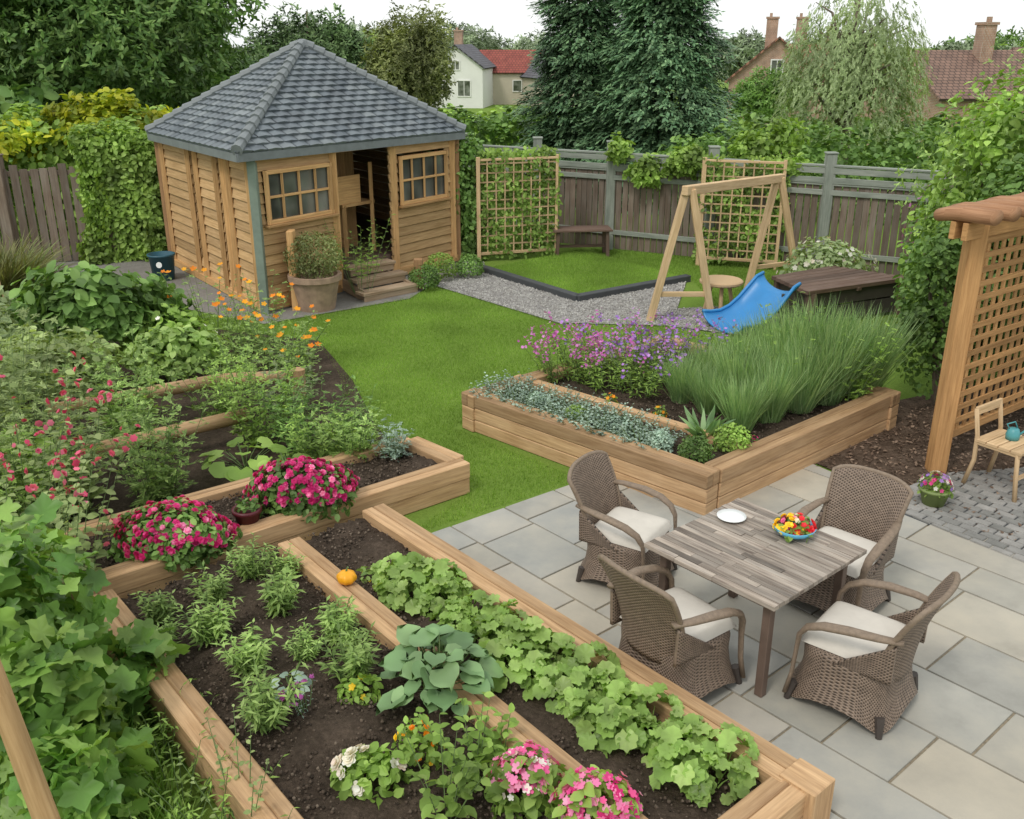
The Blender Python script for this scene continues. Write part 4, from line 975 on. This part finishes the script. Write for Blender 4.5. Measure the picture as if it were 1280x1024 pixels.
shrub('leafy_bush',(-5.15,11.6,0),(1.15,.9,.75),2100,.16,'mid','rounded bush with broad green leaves',lump=.5)
flowerbush('white_flower_bush',(-4.35,11.7,0),(.7,.6,.6),900,.11,'fresh',26,.08,'white','leafy bush with white blossoms')
shrub('leafy_bush',(-6.4,10.6,0),(1.0,.9,.6),1700,.12,'willow','bushy grey green shrub',lump=.5)
shrub('leafy_bush',(-5.0,9.95,0),(.85,.7,.5),1500,.10,'fern','low bushy green vegetables',lump=.5)
shrub('leafy_bush',(-3.95,10.75,0),(.65,.5,.45),1100,.11,'herb','low leafy herbs in the plot',lump=.5)
shrub('leafy_bush',(-7.4,12.0,0),(1.2,.8,.6),1500,.12,'willow','bushy grey green shrub')
for (x,y,h) in((-3.5,11.7,.75),(-2.9,11.2,.7),(-2.75,11.6,.5),(-3.3,12.1,.8),(-2.55,10.7,.6),(-3.9,12.0,.9)):
    o,t=sp('cosmos_plant',(x,y,0),16,h,.5,13,.13,'herb','tall plant with orange daisy flowers',T_sp2,tilt=.4,group='orange flowers in the vegetable plot');t=t[:9];flowers(o,t+[0,0,.02],np.tile([.1,-.4,1.],(len(t),1)),.075,'orange')
sp('dill_plant',(-2.45,9.75,0),18,.55,.45,12,.14,'willow','feathery dill growing by the lawn',T_sp2,tilt=.25)
sp('dill_plant',(-3.1,9.5,0),22,.65,.5,12,.14,'fresh','bushy herbs in the log edged bed',T_sp,tilt=.25)
sp('dill_plant',(-3.2,10.6,0),20,.5,.5,12,.14,'herb','bushy herbs behind the log edge',T_sp2,tilt=.25)
def grassclump(name,loc,n,h,spread,mat,label,T=T_bl2,tilt=.45,jit=.18):
    a=rng.uniform(0,6.283,n);q=np.sqrt(rng.random(n));out=np.c_[np.cos(a),np.sin(a),np.zeros(n)];P=out*(q*spread)[:,None]
    up=norm(out*(q*tilt)[:,None]+rng.normal(size=(n,3))*jit+[0,0,1]); Nn=out+rng.normal(size=(n,3))*.6; Nn=Nn-(Nn*up).sum(1,keepdims=True)*up
    v=place(T,P,Nn,up,h*rng.uniform(.45,1.12,n));return plant(name,[(*v,0)],[mat],loc,label,'ornamental grass')
grassclump('ornamental_grass',(-8.1,15.0,0),1800,1.0,.4,'drygrass','arching brownish ornamental grass on the lawn',T=T_bl3,tilt=.6)
grassclump('ornamental_grass',(-9.1,14.3,0),1200,.9,.4,'drygrass','arching brownish ornamental grass on the lawn',T=T_bl3,tilt=.6)
g=Geo();g.tube([(-7.7,14.2,0),(-7.75,14.2,.75)],.012,6);tag(g.build('garden_stake','palewood',origin=(-7.7,14.2,0)),'thin pale garden stake in the lawn','stake')

# ------------------------------------------------------------------ bed C plants
gc_=[]
for k in range(4): 
    o=grassclump('ornamental_grass',(0,0,.3),1000,.78,.15,'orngrass','loose feathery blue green grass clump in the raised bed',tilt=.22,jit=.15);o['group']='grasses in the raised bed';gc_.append(o)
gp_=[(2.2,8.55,.75),(2.52,8.8,.85),(2.9,9.1,.95),(3.25,9.35,1.05),(3.6,9.55,1.1),(1.95,8.95,.65),(2.35,9.25,.8),(2.75,9.55,.95),(3.1,9.85,1.1),(1.8,9.35,.6),(2.15,9.7,.7),(2.55,10.0,.85),(2.9,10.2,1.0),(3.4,9.85,1.15),(3.75,9.75,1.1)]
for i,(x,y,sh) in enumerate(gp_):
    sh*=U(.86,1.1)
    if i<4: gc_[i].location=(x,y,.3);gc_[i].scale=(sh,)*3
    else: dup(gc_[i%4],(x+U(-.06,.06),y+U(-.06,.06),.3),U(0,6),sh)
for (x,y,h) in((3.45,9.3,.7),(2.6,9.3,.6),(3.0,9.95,.8)):
    sp('meadow_plant',(x,y,.3),14,h,.4,10,.13,'fresh','leafy perennial growing among the tall grasses',T_sp2,tilt=.3)
for i,(x,y,mt) in enumerate([(.5,10.0,'magenta'),(.75,9.95,'magenta'),(1.0,9.7,'magenta'),(.75,10.3,'magenta'),(1.25,9.95,'purple'),(1.5,10.2,'magenta'),(1.05,10.4,'purple'),(1.75,10.4,'purple'),(1.35,9.55,'purple'),(2.05,10.3,'purple'),(1.65,9.9,'purple')]):
    o,t=sp('verbena_plant',(x,y,.3),26,.46,.5,16,.09,'fresh','tall stems topped with purple flower clusters',T_nar,tilt=.3,lup=1.0,hv=.3,group='purple flowers in the raised bed')
    t=t[:20];P=np.repeat(t,7,0)+rng.normal(size=(len(t)*7,3))*[.026,.026,.045];flowers(o,P,rdir(len(P))+[0,0,1],.034,mt)
sv=[]
for k in range(2):
    l,s,t=stems(24,.2,.22,11,.045,T_oval,tilt=.7);sv.append(plant('santolina_plant',[(*l,0),(*s,1)],['silver','stem'],(0,0,.3),'low silvery green edging plant',group='silver edging plants'))
for i in range(20):
    t=(i//2)/10.; x=-.18+t*1.62+(.1 if i%2 else -.08);y=9.42-t*1.5+(.12 if i%2 else -.06)
    if i<2: sv[i].location=(x,y,.3)
    else: dup(sv[i%2],(x,y,.3),U(0,6),U(.8,1.15))
for x,y,s,mt in((1.62,7.78,.16,'mid'),(1.98,7.98,.18,'fresh'),(1.34,8.0,.13,'silver'),(.98,8.42,.12,'silver'),(.62,8.74,.11,'herb'),(.25,9.1,.11,'silver')):
    shrub('box_shrub',(x,y,.3),(s,s*.95,s*.9),900,.028,mt,'small rounded clipped shrub along the bed front',lump=.12)
grassclump('agave_plant',(1.80,8.32,.32),40,.34,.05,'squash','spiky blue green agave plant',T=T_blade(.16,.25),tilt=1.0,jit=.1)
for (x,y) in((1.0,9.15),(1.45,8.8)): flowerbush('marigold_plant',(x,y,.3),(.08,.08,.13),60,.04,'fresh',9,.04,'orange','small marigold with orange blossoms in the bed')
flowerbush('marigold_plant',(2.2,8.07,.32),(.06,.06,.12),40,.03,'mid',8,.03,'pink','tiny pink flower at the bed corner')
fp_=thing('flower_pot',(3.66,7.5,.04),'small woven pot overflowing with mixed flowers','flower pot')
g=Geo();g.lathe([(0,0),(.09,0),(.125,.13),(.135,.13),(.135,.15),(.11,.15),(0,.13)]);g.build('pot','fern',parent=fp_,smooth=True)
parts=[];v=blob(260,(.15,.15,.12),.035,T_oval,(0,0,.15),zmin=-.4);parts.append((*v,0))
for i,mm in enumerate(['pink','white','purple']): P,d=blobpts(14,(.14,.14,.13),(0,0,.16),.1);parts.append((*place(T_fl,P,d,rdir(14),.04),i+1))
npmesh('flowers',parts,['fresh','pink','white','purple'],parent=fp_)
pp_=thing('plant_pot',(-2.95,14.12,0),'large weathered terracotta pot with bushy plant','plant pot')
g=Geo();g.lathe([(0,0),(.27,0),(.36,.46),(.40,.46),(.40,.54),(.34,.54),(.32,.45),(0,.44)],n=32);g.build('pot','terracotta',parent=pp_,smooth=False)
v=blob(2800,(.43,.43,.38),.045,T_dia,(0,0,.80),zmin=-.85,lump=.1,shell=.35);npmesh('foliage',[(*v,0)],['brownleaf'],parent=pp_)
sp('fern_plant',(-2.35,14.72,.1),16,1.0,.5,16,.13,'fresh','bright green fern like plant beside the doorway',T_sp2,start=.35,tilt=.4)
for (x,y,s,mt) in((-1.42,15.3,.25,'mid'),(-1.2,15.95,.28,'fresh'),(-.72,16.15,.24,'mid')): shrub('box_shrub',(x,y,0),(s,s,s*.95),1300,.035,mt,'small rounded box shrub beside the gravel path',lump=.08,shell=.25)
flowerbush('white_flower_bush',(5.0,15.0,.0),(.75,.5,.85),1300,.09,'willow',80,.08,'white','shrub with white blossoms behind low table')
# ------------------------------------------------------------------ right shrubs
def bigshrub(loc,r,n,leaf,mat,label,T=T_oval,mat2=None,n2=0,name='garden_shrub'):
    o=bpy.data.objects.new(name,None);COL.objects.link(o);o.location=loc;tag(o,label,'shrub')
    mats=[mat]
    v=blob(int(n*.5),r,leaf,T,(0,0,r[2]),zmin=-.95,lump=.4,nl=26,shell=.5);parts=[(*v,0)]
    for k in range(6):
        a=k*2.4+.5;z=r[2]*(.55+.22*k);c=(math.cos(a)*r[0]*.5,math.sin(a)*r[1]*.5,z);s=.5
        parts.append((*blob(n//12,(r[0]*s,r[1]*s,r[2]*s*.6),leaf,T,c,zmin=-.9,lump=.45,nl=14,shell=.4),0))
    if n2: w=blob(n2,(r[0]*1.1,r[1]*1.1,r[2]*1.1),leaf*1.6,T_sp,(0,0,r[2]),zmin=-.1,lump=.45,nl=24,shell=.3);parts.append((*w,1));mats.append(mat2)
    npmesh('crown',parts,mats,parent=o)
    g=Geo()
    for k in range(5): a=k*1.3;g.tube([(0.02*math.cos(a),.02*math.sin(a),0),(r[0]*.3*math.cos(a),r[1]*.3*math.sin(a),r[2]*.8),(r[0]*.6*math.cos(a),r[1]*.6*math.sin(a),r[2]*1.4)],[.04,.03,.012],6)
    g.build('trunk','bark',parent=o); return o
bigshrub((6.3,11.5,0),(1.6,1.3,1.95),13500,.09,'fresh','tall bright green shrub overhanging the garden',T_oval,'herb',800)
bigshrub((4.75,10.0,0),(.66,.6,1.2),6500,.068,'mid','dense leafy shrub beside the pergola post')
bigshrub((5.7,10.4,0),(.95,.8,1.5),7500,.075,'mid','dense leafy hedge shrub behind the pergola')
bigshrub((7.6,9.8,0),(1.2,1.2,1.5),4000,.12,'mid','leafy shrub behind the lattice panel')
bigshrub((7.2,14.0,0),(1.1,.8,1.0),3500,.10,'mid','leafy shrub in front of the fence')
flowerbush('buddleia_bush',(6.1,13.0,0.4),(.8,.7,1.9),2400,.1,'mid',120,.07,'magenta','tall shrub with purple flower spikes')
# ------------------------------------------------------------------ hedges
def hedge(name,a,b_,th,h,n,leaf,mat,label,T=T_oval,z=0,wob=.14):
    L=math.hypot(b_[0]-a[0],b_[1]-a[1]);v=boxleaves(n,(L,th,h),leaf,T,depth=.3,wob=wob);o=npmesh(name,[(*v,0)],[mat],loc=((a[0]+b_[0])/2,(a[1]+b_[1])/2,z));o.rotation_euler=(0,0,math.atan2(b_[1]-a[1],b_[0]-a[0]));return tag(o,label,'hedge')
hedge('garden_hedge',(-16,18.3),(-6.2,19.6),1.6,2.35,11000,.17,'fresh','dense green hedge behind the old fence')
for x,y,rx,rz,cz,n in((-7.7,19.3,1.6,.8,2.15,5200),(-10.4,18.7,1.9,.7,2.0,5200),(-12.6,18.2,1.7,.65,1.9,4200)):
    v=blob(n,(rx,.95,rz),.14,T_oval,(0,0,cz),lump=.6,nl=34,pw=14);plant('golden_shrub',[(*v,0)],['yellowleaf'],(x,y,0),'golden yellow leaved shrub above the fence','shrub')
hedge('garden_hedge',(-9,26),(2.5,30),1.6,2.3,7000,.2,'mid','clipped green hedge beyond the fence',z=-.6)
hedge('garden_hedge',(-8,36),(4,38),2,2.4,5000,.25,'fresh','light green hedge in the distance',z=-1.2)
hedge('garden_hedge',(4,22.5),(14,20.5),1.2,1.65,7000,.14,'mid','leafy green hedge behind the fence',wob=.2)
hedge('garden_hedge',(3,44),(30,40),3,2.4,7000,.35,'mid','dark hedge in front of the houses',z=-1.9,wob=.3)
hedge('garden_hedge',(-34,30),(-11,25),3,3.4,9000,.35,'cedar','tall dark hedge beneath the cedar tree',z=-.8,wob=.3)
bigshrub((5.2,20.4,0),(.9,.8,1.2),3000,.13,'fresh','fresh green shrub rising above the fence')
bigshrub((3.6,20.2,0),(.8,.7,1.05),2500,.13,'mid','green shrub rising above the fence')
# ------------------------------------------------------------------ trees
def tree(name,loc,H,R,cz,n,leaf,mat,label,T=T_sp,trunk=.25,rz=None,lump=.45,nl=30,shell=.5,pieces=7):
    o=bpy.data.objects.new(name,None);COL.objects.link(o);o.location=loc;tag(o,label,'tree')
    g=Geo();g.tube([(0,0,-.5),(U(-.1,.1),U(-.1,.1),cz*.6),(U(-.2,.2),0,cz),(0,0,H*.8)],[trunk,trunk*.8,trunk*.55,trunk*.15],10)
    parts=[];rz=rz or (H-cz)
    for k in range(pieces):
        a=k*2.4;e=U(-.45,.75);p=np.array([math.cos(a)*R*.55,math.sin(a)*R*.55,cz+rz*e*.65])
        g.tube([(0,0,cz*.45+.2*k/pieces*H*.4),tuple(p*.55+np.array([0,0,cz*.25])),tuple(p)],[trunk*.3,trunk*.2,trunk*.08],7)
        s=U(.42,.62);v=blob(n//(pieces+2),(R*s,R*s,rz*s),leaf,T,tuple(p),lump=lump,nl=nl,shell=shell,zmin=-.9);parts.append((*v,0))
    v=blob(n*2//(pieces+2),(R*.8,R*.8,rz*.85),leaf,T,(0,0,cz+rz*.1),lump=lump,nl=nl,shell=shell,zmin=-.8);parts.append((*v,0))
    g.build('trunk','bark',parent=o,smooth=True);npmesh('crown',parts,[mat],parent=o);return o
tree('cedar_tree',(-12.4,29,-.5),11,5.3,5.6,19000,.44,'cedar','huge dark green spreading cedar tree',trunk=.4,rz=4.6,pieces=13)
tree('cedar_tree',(-18.5,31,-.8),12,5.2,5.5,11000,.5,'cedar','tall dark green tree behind the hedge',trunk=.4,rz=4.8,pieces=11)
tree('oak_tree',(-10.6,34,-1.0),6.2,2.5,2.7,8000,.34,'cedar','round leafy tree filling the gap behind the shed',trunk=.2,rz=2.6,pieces=9)
tree('oak_tree',(-8.3,42,-1.5),8.0,2.8,4.2,9000,.42,'dark','dark round crowned tree behind the shed',trunk=.3,rz=2.8)
tree('birch_tree',(-3.15,30,-.6),6,1.35,2.9,6000,.26,'brownleaf','slim brownish green tree behind the shed',trunk=.14,rz=2.7)
tree('oak_tree',(-6.2,48,-2),7.6,2.2,4,5000,.45,'fern','light green tree in the distance',trunk=.25,rz=2.4)
tree('oak_tree',(17.6,70,-2.6),5.2,2.4,2.6,4000,.5,'mid','leafy tree partly hiding the brick house',trunk=.2,rz=2.3)
for (x,y,h,r_,mt) in((-9,150,11,9,'fartree'),(6,155,9.5,9,'fartree'),(-22,130,11,9,'fartree'),(42,130,9,7,'fartree'),(55,120,9,8,'mid'),(68,110,8,8,'fartree'),(30,135,9,7,'fartree'),(80,125,9,9,'fartree'),(-40,110,12,10,'dark'),(46,100,7.6,5,'fartree'),(16,150,9,8,'fartree')):
    tree('distant_tree',(x,y,-3),h,r_,h*.45,2600,1.1,mt,'distant leafy tree on the skyline',trunk=.4,rz=h*.45)
def conifer(loc,H,R,n,label,z0=.3):
    o=bpy.data.objects.new('pine_tree',None);COL.objects.link(o);o.location=loc;tag(o,label,'tree')
    P=[];D=[];Nn=[]
    for i in range(n):
        t=U(0,1)**1.25;z=z0+(H-z0)*t;Rr=R*(1-t)**.8*U(.72,1.15)*(1+.12*math.sin(z*5));a=U(0,6.283);o_=np.array([math.cos(a),math.sin(a),0]);Rr*=1+.12*math.sin(a*3+z*2)
        for q in(1,.9,.78,.64,.48):
            P.append(o_*Rr*q+[U(-.06,.06),U(-.06,.06),z-.28*Rr*q+.1*Rr*q*q]);D.append(o_+[U(-.5,.5),U(-.5,.5),-.25+U(-.2,.2)]);Nn.append([o_[0]*.5+U(-.4,.4),o_[1]*.5+U(-.4,.4),1])
    v=place(T_sp,np.array(P),np.array(Nn,float),np.array(D),rng.uniform(.22,.40,len(P)));npmesh('crown',[(*v,0)],['conifer'],parent=o)
    g=Geo();g.tube([(0,0,-.5),(0,0,H*.95)],[.22,.03],8);g.build('trunk','bark',parent=o)
conifer((1.85,27,-.3),9.8,1.65,3600,'dark green conifer tree behind the fence')
conifer((3.7,25.3,-.2),7.6,2.25,4600,'broad dark green conifer tree behind the fence')
o=bpy.data.objects.new('willow_tree',None);COL.objects.link(o);o.location=(8.2,24.5,-.2);tag(o,'pale weeping birch tree with drooping branches','tree')
P=[];D=[];Nn=[];g=Geo();g.tube([(0,0,-.3),(.05,0,2),(-.1,0,4),(0,0,5.6)],[.13,.11,.07,.02],8)
for i in range(640):
    a=U(0,6.283);q=math.sqrt(U(0,1));z=2.6+3.0*U(.15,1)*(1-.45*q*q);x,y=math.cos(a)*q*1.6,math.sin(a)*q*1.6;L=U(.6,1.8)
    if i%26==0: g.tube([(0,0,z*.6),(x*.6,y*.6,z*.95),(x,y,z)],[.05,.03,.01],6)
    for k in range(int(L/.1)): 
        zz=z-k*.1
        if zz<1.6: break
        P.append([x+math.cos(a)*.02*k+U(-.09,.09),y+math.sin(a)*.02*k+U(-.09,.09),zz]);D.append([U(-.8,.8),U(-.8,.8),-1]);Nn.append([math.cos(a)+U(-.8,.8),math.sin(a)+U(-.8,.8),.4])
v=place(T_sp2,np.array(P),np.array(Nn),np.array(D),rng.uniform(.11,.22,len(P)));npmesh('crown',[(*v,0)],['willow'],parent=o);g.build('trunk','bark',parent=o,smooth=True)
# ------------------------------------------------------------------ houses
def house(loc,w,d,he,hr,yaw,wm,rm,label,wins,chim=0):
    r=thing('house',loc,label,'house',rz=yaw)
    g=Geo();x,y=w/2,d/2;vs=[(-x,-y,0),(x,-y,0),(x,y,0),(-x,y,0),(-x,-y,he),(x,-y,he),(x,y,he),(-x,y,he),(0,-y,hr-.1),(0,y,hr-.1)]
    fs=[(0,1,5,8,4),(2,3,7,9,6),(1,2,6,5),(3,0,4,7)];g.add(vs,fs,[[((vs[k][0] if i<2 else vs[k][1]),vs[k][2]) for k in f] for i,f in enumerate(fs)]);g.build('wall',wm,parent=r)
    rr=bpy.data.objects.new('roof',None);COL.objects.link(rr);rr.parent=r
    g=Geo();o_=.3;sl=math.hypot(x,hr-he);ez=he-o_*(hr-he)/x
    vs=[(-(x+o_),-y-o_,ez),(-(x+o_),y+o_,ez),(0,y+o_,hr),(0,-y-o_,hr),(x+o_,-y-o_,ez),(x+o_,y+o_,ez)]
    g.add(vs,[(0,1,2,3),(5,4,3,2)],[[(0,0),(d,0),(d,sl),(0,sl)],[(d,0),(0,0),(0,sl),(d,sl)]])
    g.build('roof_tiles',rm,parent=rr,solid=.15)
    for k in range(chim):
        g=Geo();cx=(-.3+1.1*k)*x*.6;g.box((cx,0+k*1.0,hr+.3),(.9,.7,2.2));g.box((cx,k*1.0,hr+1.45),(1.05,.85,.15));g.box((cx-.15,k*1.0,hr+1.65),(.22,.22,.3));g.build('chimney','brick',parent=rr)
    for (cx,cz,ww,hh,side) in wins:
        q=bpy.data.objects.new('window',None);COL.objects.link(q);q.parent=r
        g=Geo();g2=Geo()
        if side=='f':
            for s in(-1,1): g.box((cx+s*ww/2,-y-.03,cz),(.1,.1,hh+.1));g.box((cx,-y-.032,cz+s*hh/2),(ww,.1,.1))
            g.box((cx,-y-.03,cz),(.06,.06,hh));g2.box((cx,-y-.01,cz),(ww,.03,hh))
        else:
            s_=1 if side=='r' else -1
            for s in(-1,1): g.box((s_*(x+.03),cx+s*ww/2,cz),(.1,.1,hh+.1));g.box((s_*(x+.032),cx,cz+s*hh/2),(.1,ww,.1))
            g2.box((s_*(x+.01),cx,cz),(.03,ww,hh))
        g.build('frame','whitewall',parent=q);g2.build('pane','glass',parent=q)
house((-5.3,112,-3),5.8,9,4.2,6.3,-.15,'whitewall','roofdark','white rendered house with dark pitched roof',[(-1.4,2.0,1,1.4,'f'),(.9,2.0,1.4,1.6,'f'),(0,4.3,.9,.9,'f')],1)
house((.6,116,-3),5,8,3.6,5.7,math.pi/2,'beigewall','roofred','house with red tiled roof',[(0,2,1,1.2,'l')])
house((4.2,112,-3),4.6,8,3.2,5.3,.35,'beigewall','roofdark','beige house with dark steep roof',[(0,2.2,1,1.2,'f')])
house((21.3,82,-2.6),7.0,9,3.6,6.6,-.25,'brick','rooforange','orange brick house with tiled roof and chimneys',[(-1.5,2.6,1,1.2,'f'),(1.3,2.6,1,1.2,'f'),(0,4.5,.9,1,'f')],2)
house((28.5,92,-2.8),8,9,3.4,6.2,1.2,'brick','rooforange','brick house with orange tiled roof',[(0,2,1,1.2,'l')],1)
house((26.2,58,-2.6),9,8,3.6,5.8,math.pi/2+.1,'brick','roofbrown','brick house with brown tiled roof',[(0,2,1,1.2,'l')],1)
house((38,66,-2.8),9,11,3.6,6.1,math.pi/2,'brick','roofbrown','long brick house with brown roof',[(0,2,1,1.2,'l')],0)
house((-21.5,36,-1),7,10,2.2,3.9,math.pi/2,'brick','roofbrown','low outbuilding with brown tiled roof',[(0,1.2,1,1,'l')],0)

# ------------------------------------------------------------------ light, camera
w=bpy.data.worlds.new('World');scene.world=w;w.use_nodes=True;nt=w.node_tree;nt.nodes.clear()
el=math.radians(52);rot=math.radians(215)
sky=nt.nodes.new('ShaderNodeTexSky');sky.sky_type='NISHITA';sky.sun_disc=False;sky.sun_elevation=el;sky.sun_rotation=rot;sky.air_density=1;sky.dust_density=3
hs=nt.nodes.new('ShaderNodeHueSaturation');hs.inputs['Saturation'].default_value=.3;nt.links.new(sky.outputs[0],hs.inputs['Color'])
tc=nt.nodes.new('ShaderNodeTexCoord');cl_=noise(nt,N(nt,'Mapping',{'Vector':tc.outputs['Generated'],'Scale':(1,1,3)}).outputs[0],1.6,5)
cloud=ramp(nt,cl_,[(.3,(.84,.87,.89)),(.7,(1,1,.99))])
cloud=mixc(nt,cloud,(9.9,10.0,9.8),1.0,'MULTIPLY')
col=mixc(nt,hs.outputs[0],cloud,.87)
bg=nt.nodes.new('ShaderNodeBackground');bg.inputs[1].default_value=.13;nt.links.new(col,bg.inputs[0])
ow=nt.nodes.new('ShaderNodeOutputWorld');nt.links.new(bg.outputs[0],ow.inputs[0])
sd=bpy.data.lights.new('sun','SUN');sd.energy=1.5;sd.angle=math.radians(14);sd.color=(1,.94,.85);so=bpy.data.objects.new('sun',sd);COL.objects.link(so)
dv=Vector((math.sin(rot)*math.cos(el),math.cos(rot)*math.cos(el),math.sin(el)));so.rotation_euler=dv.to_track_quat('Z','Y').to_euler();so.location=(0,0,20)
cd=bpy.data.cameras.new('camera');cd.lens=33.75;cd.sensor_width=36;cd.clip_end=2000;cd.clip_start=.05
co=bpy.data.objects.new('camera',cd);COL.objects.link(co);co.location=(0,0,3.8);co.rotation_euler=(math.radians(90-21.05),0,0);scene.camera=co
scene.view_settings.view_transform='Standard';scene.view_settings.look='None';scene.view_settings.exposure=0
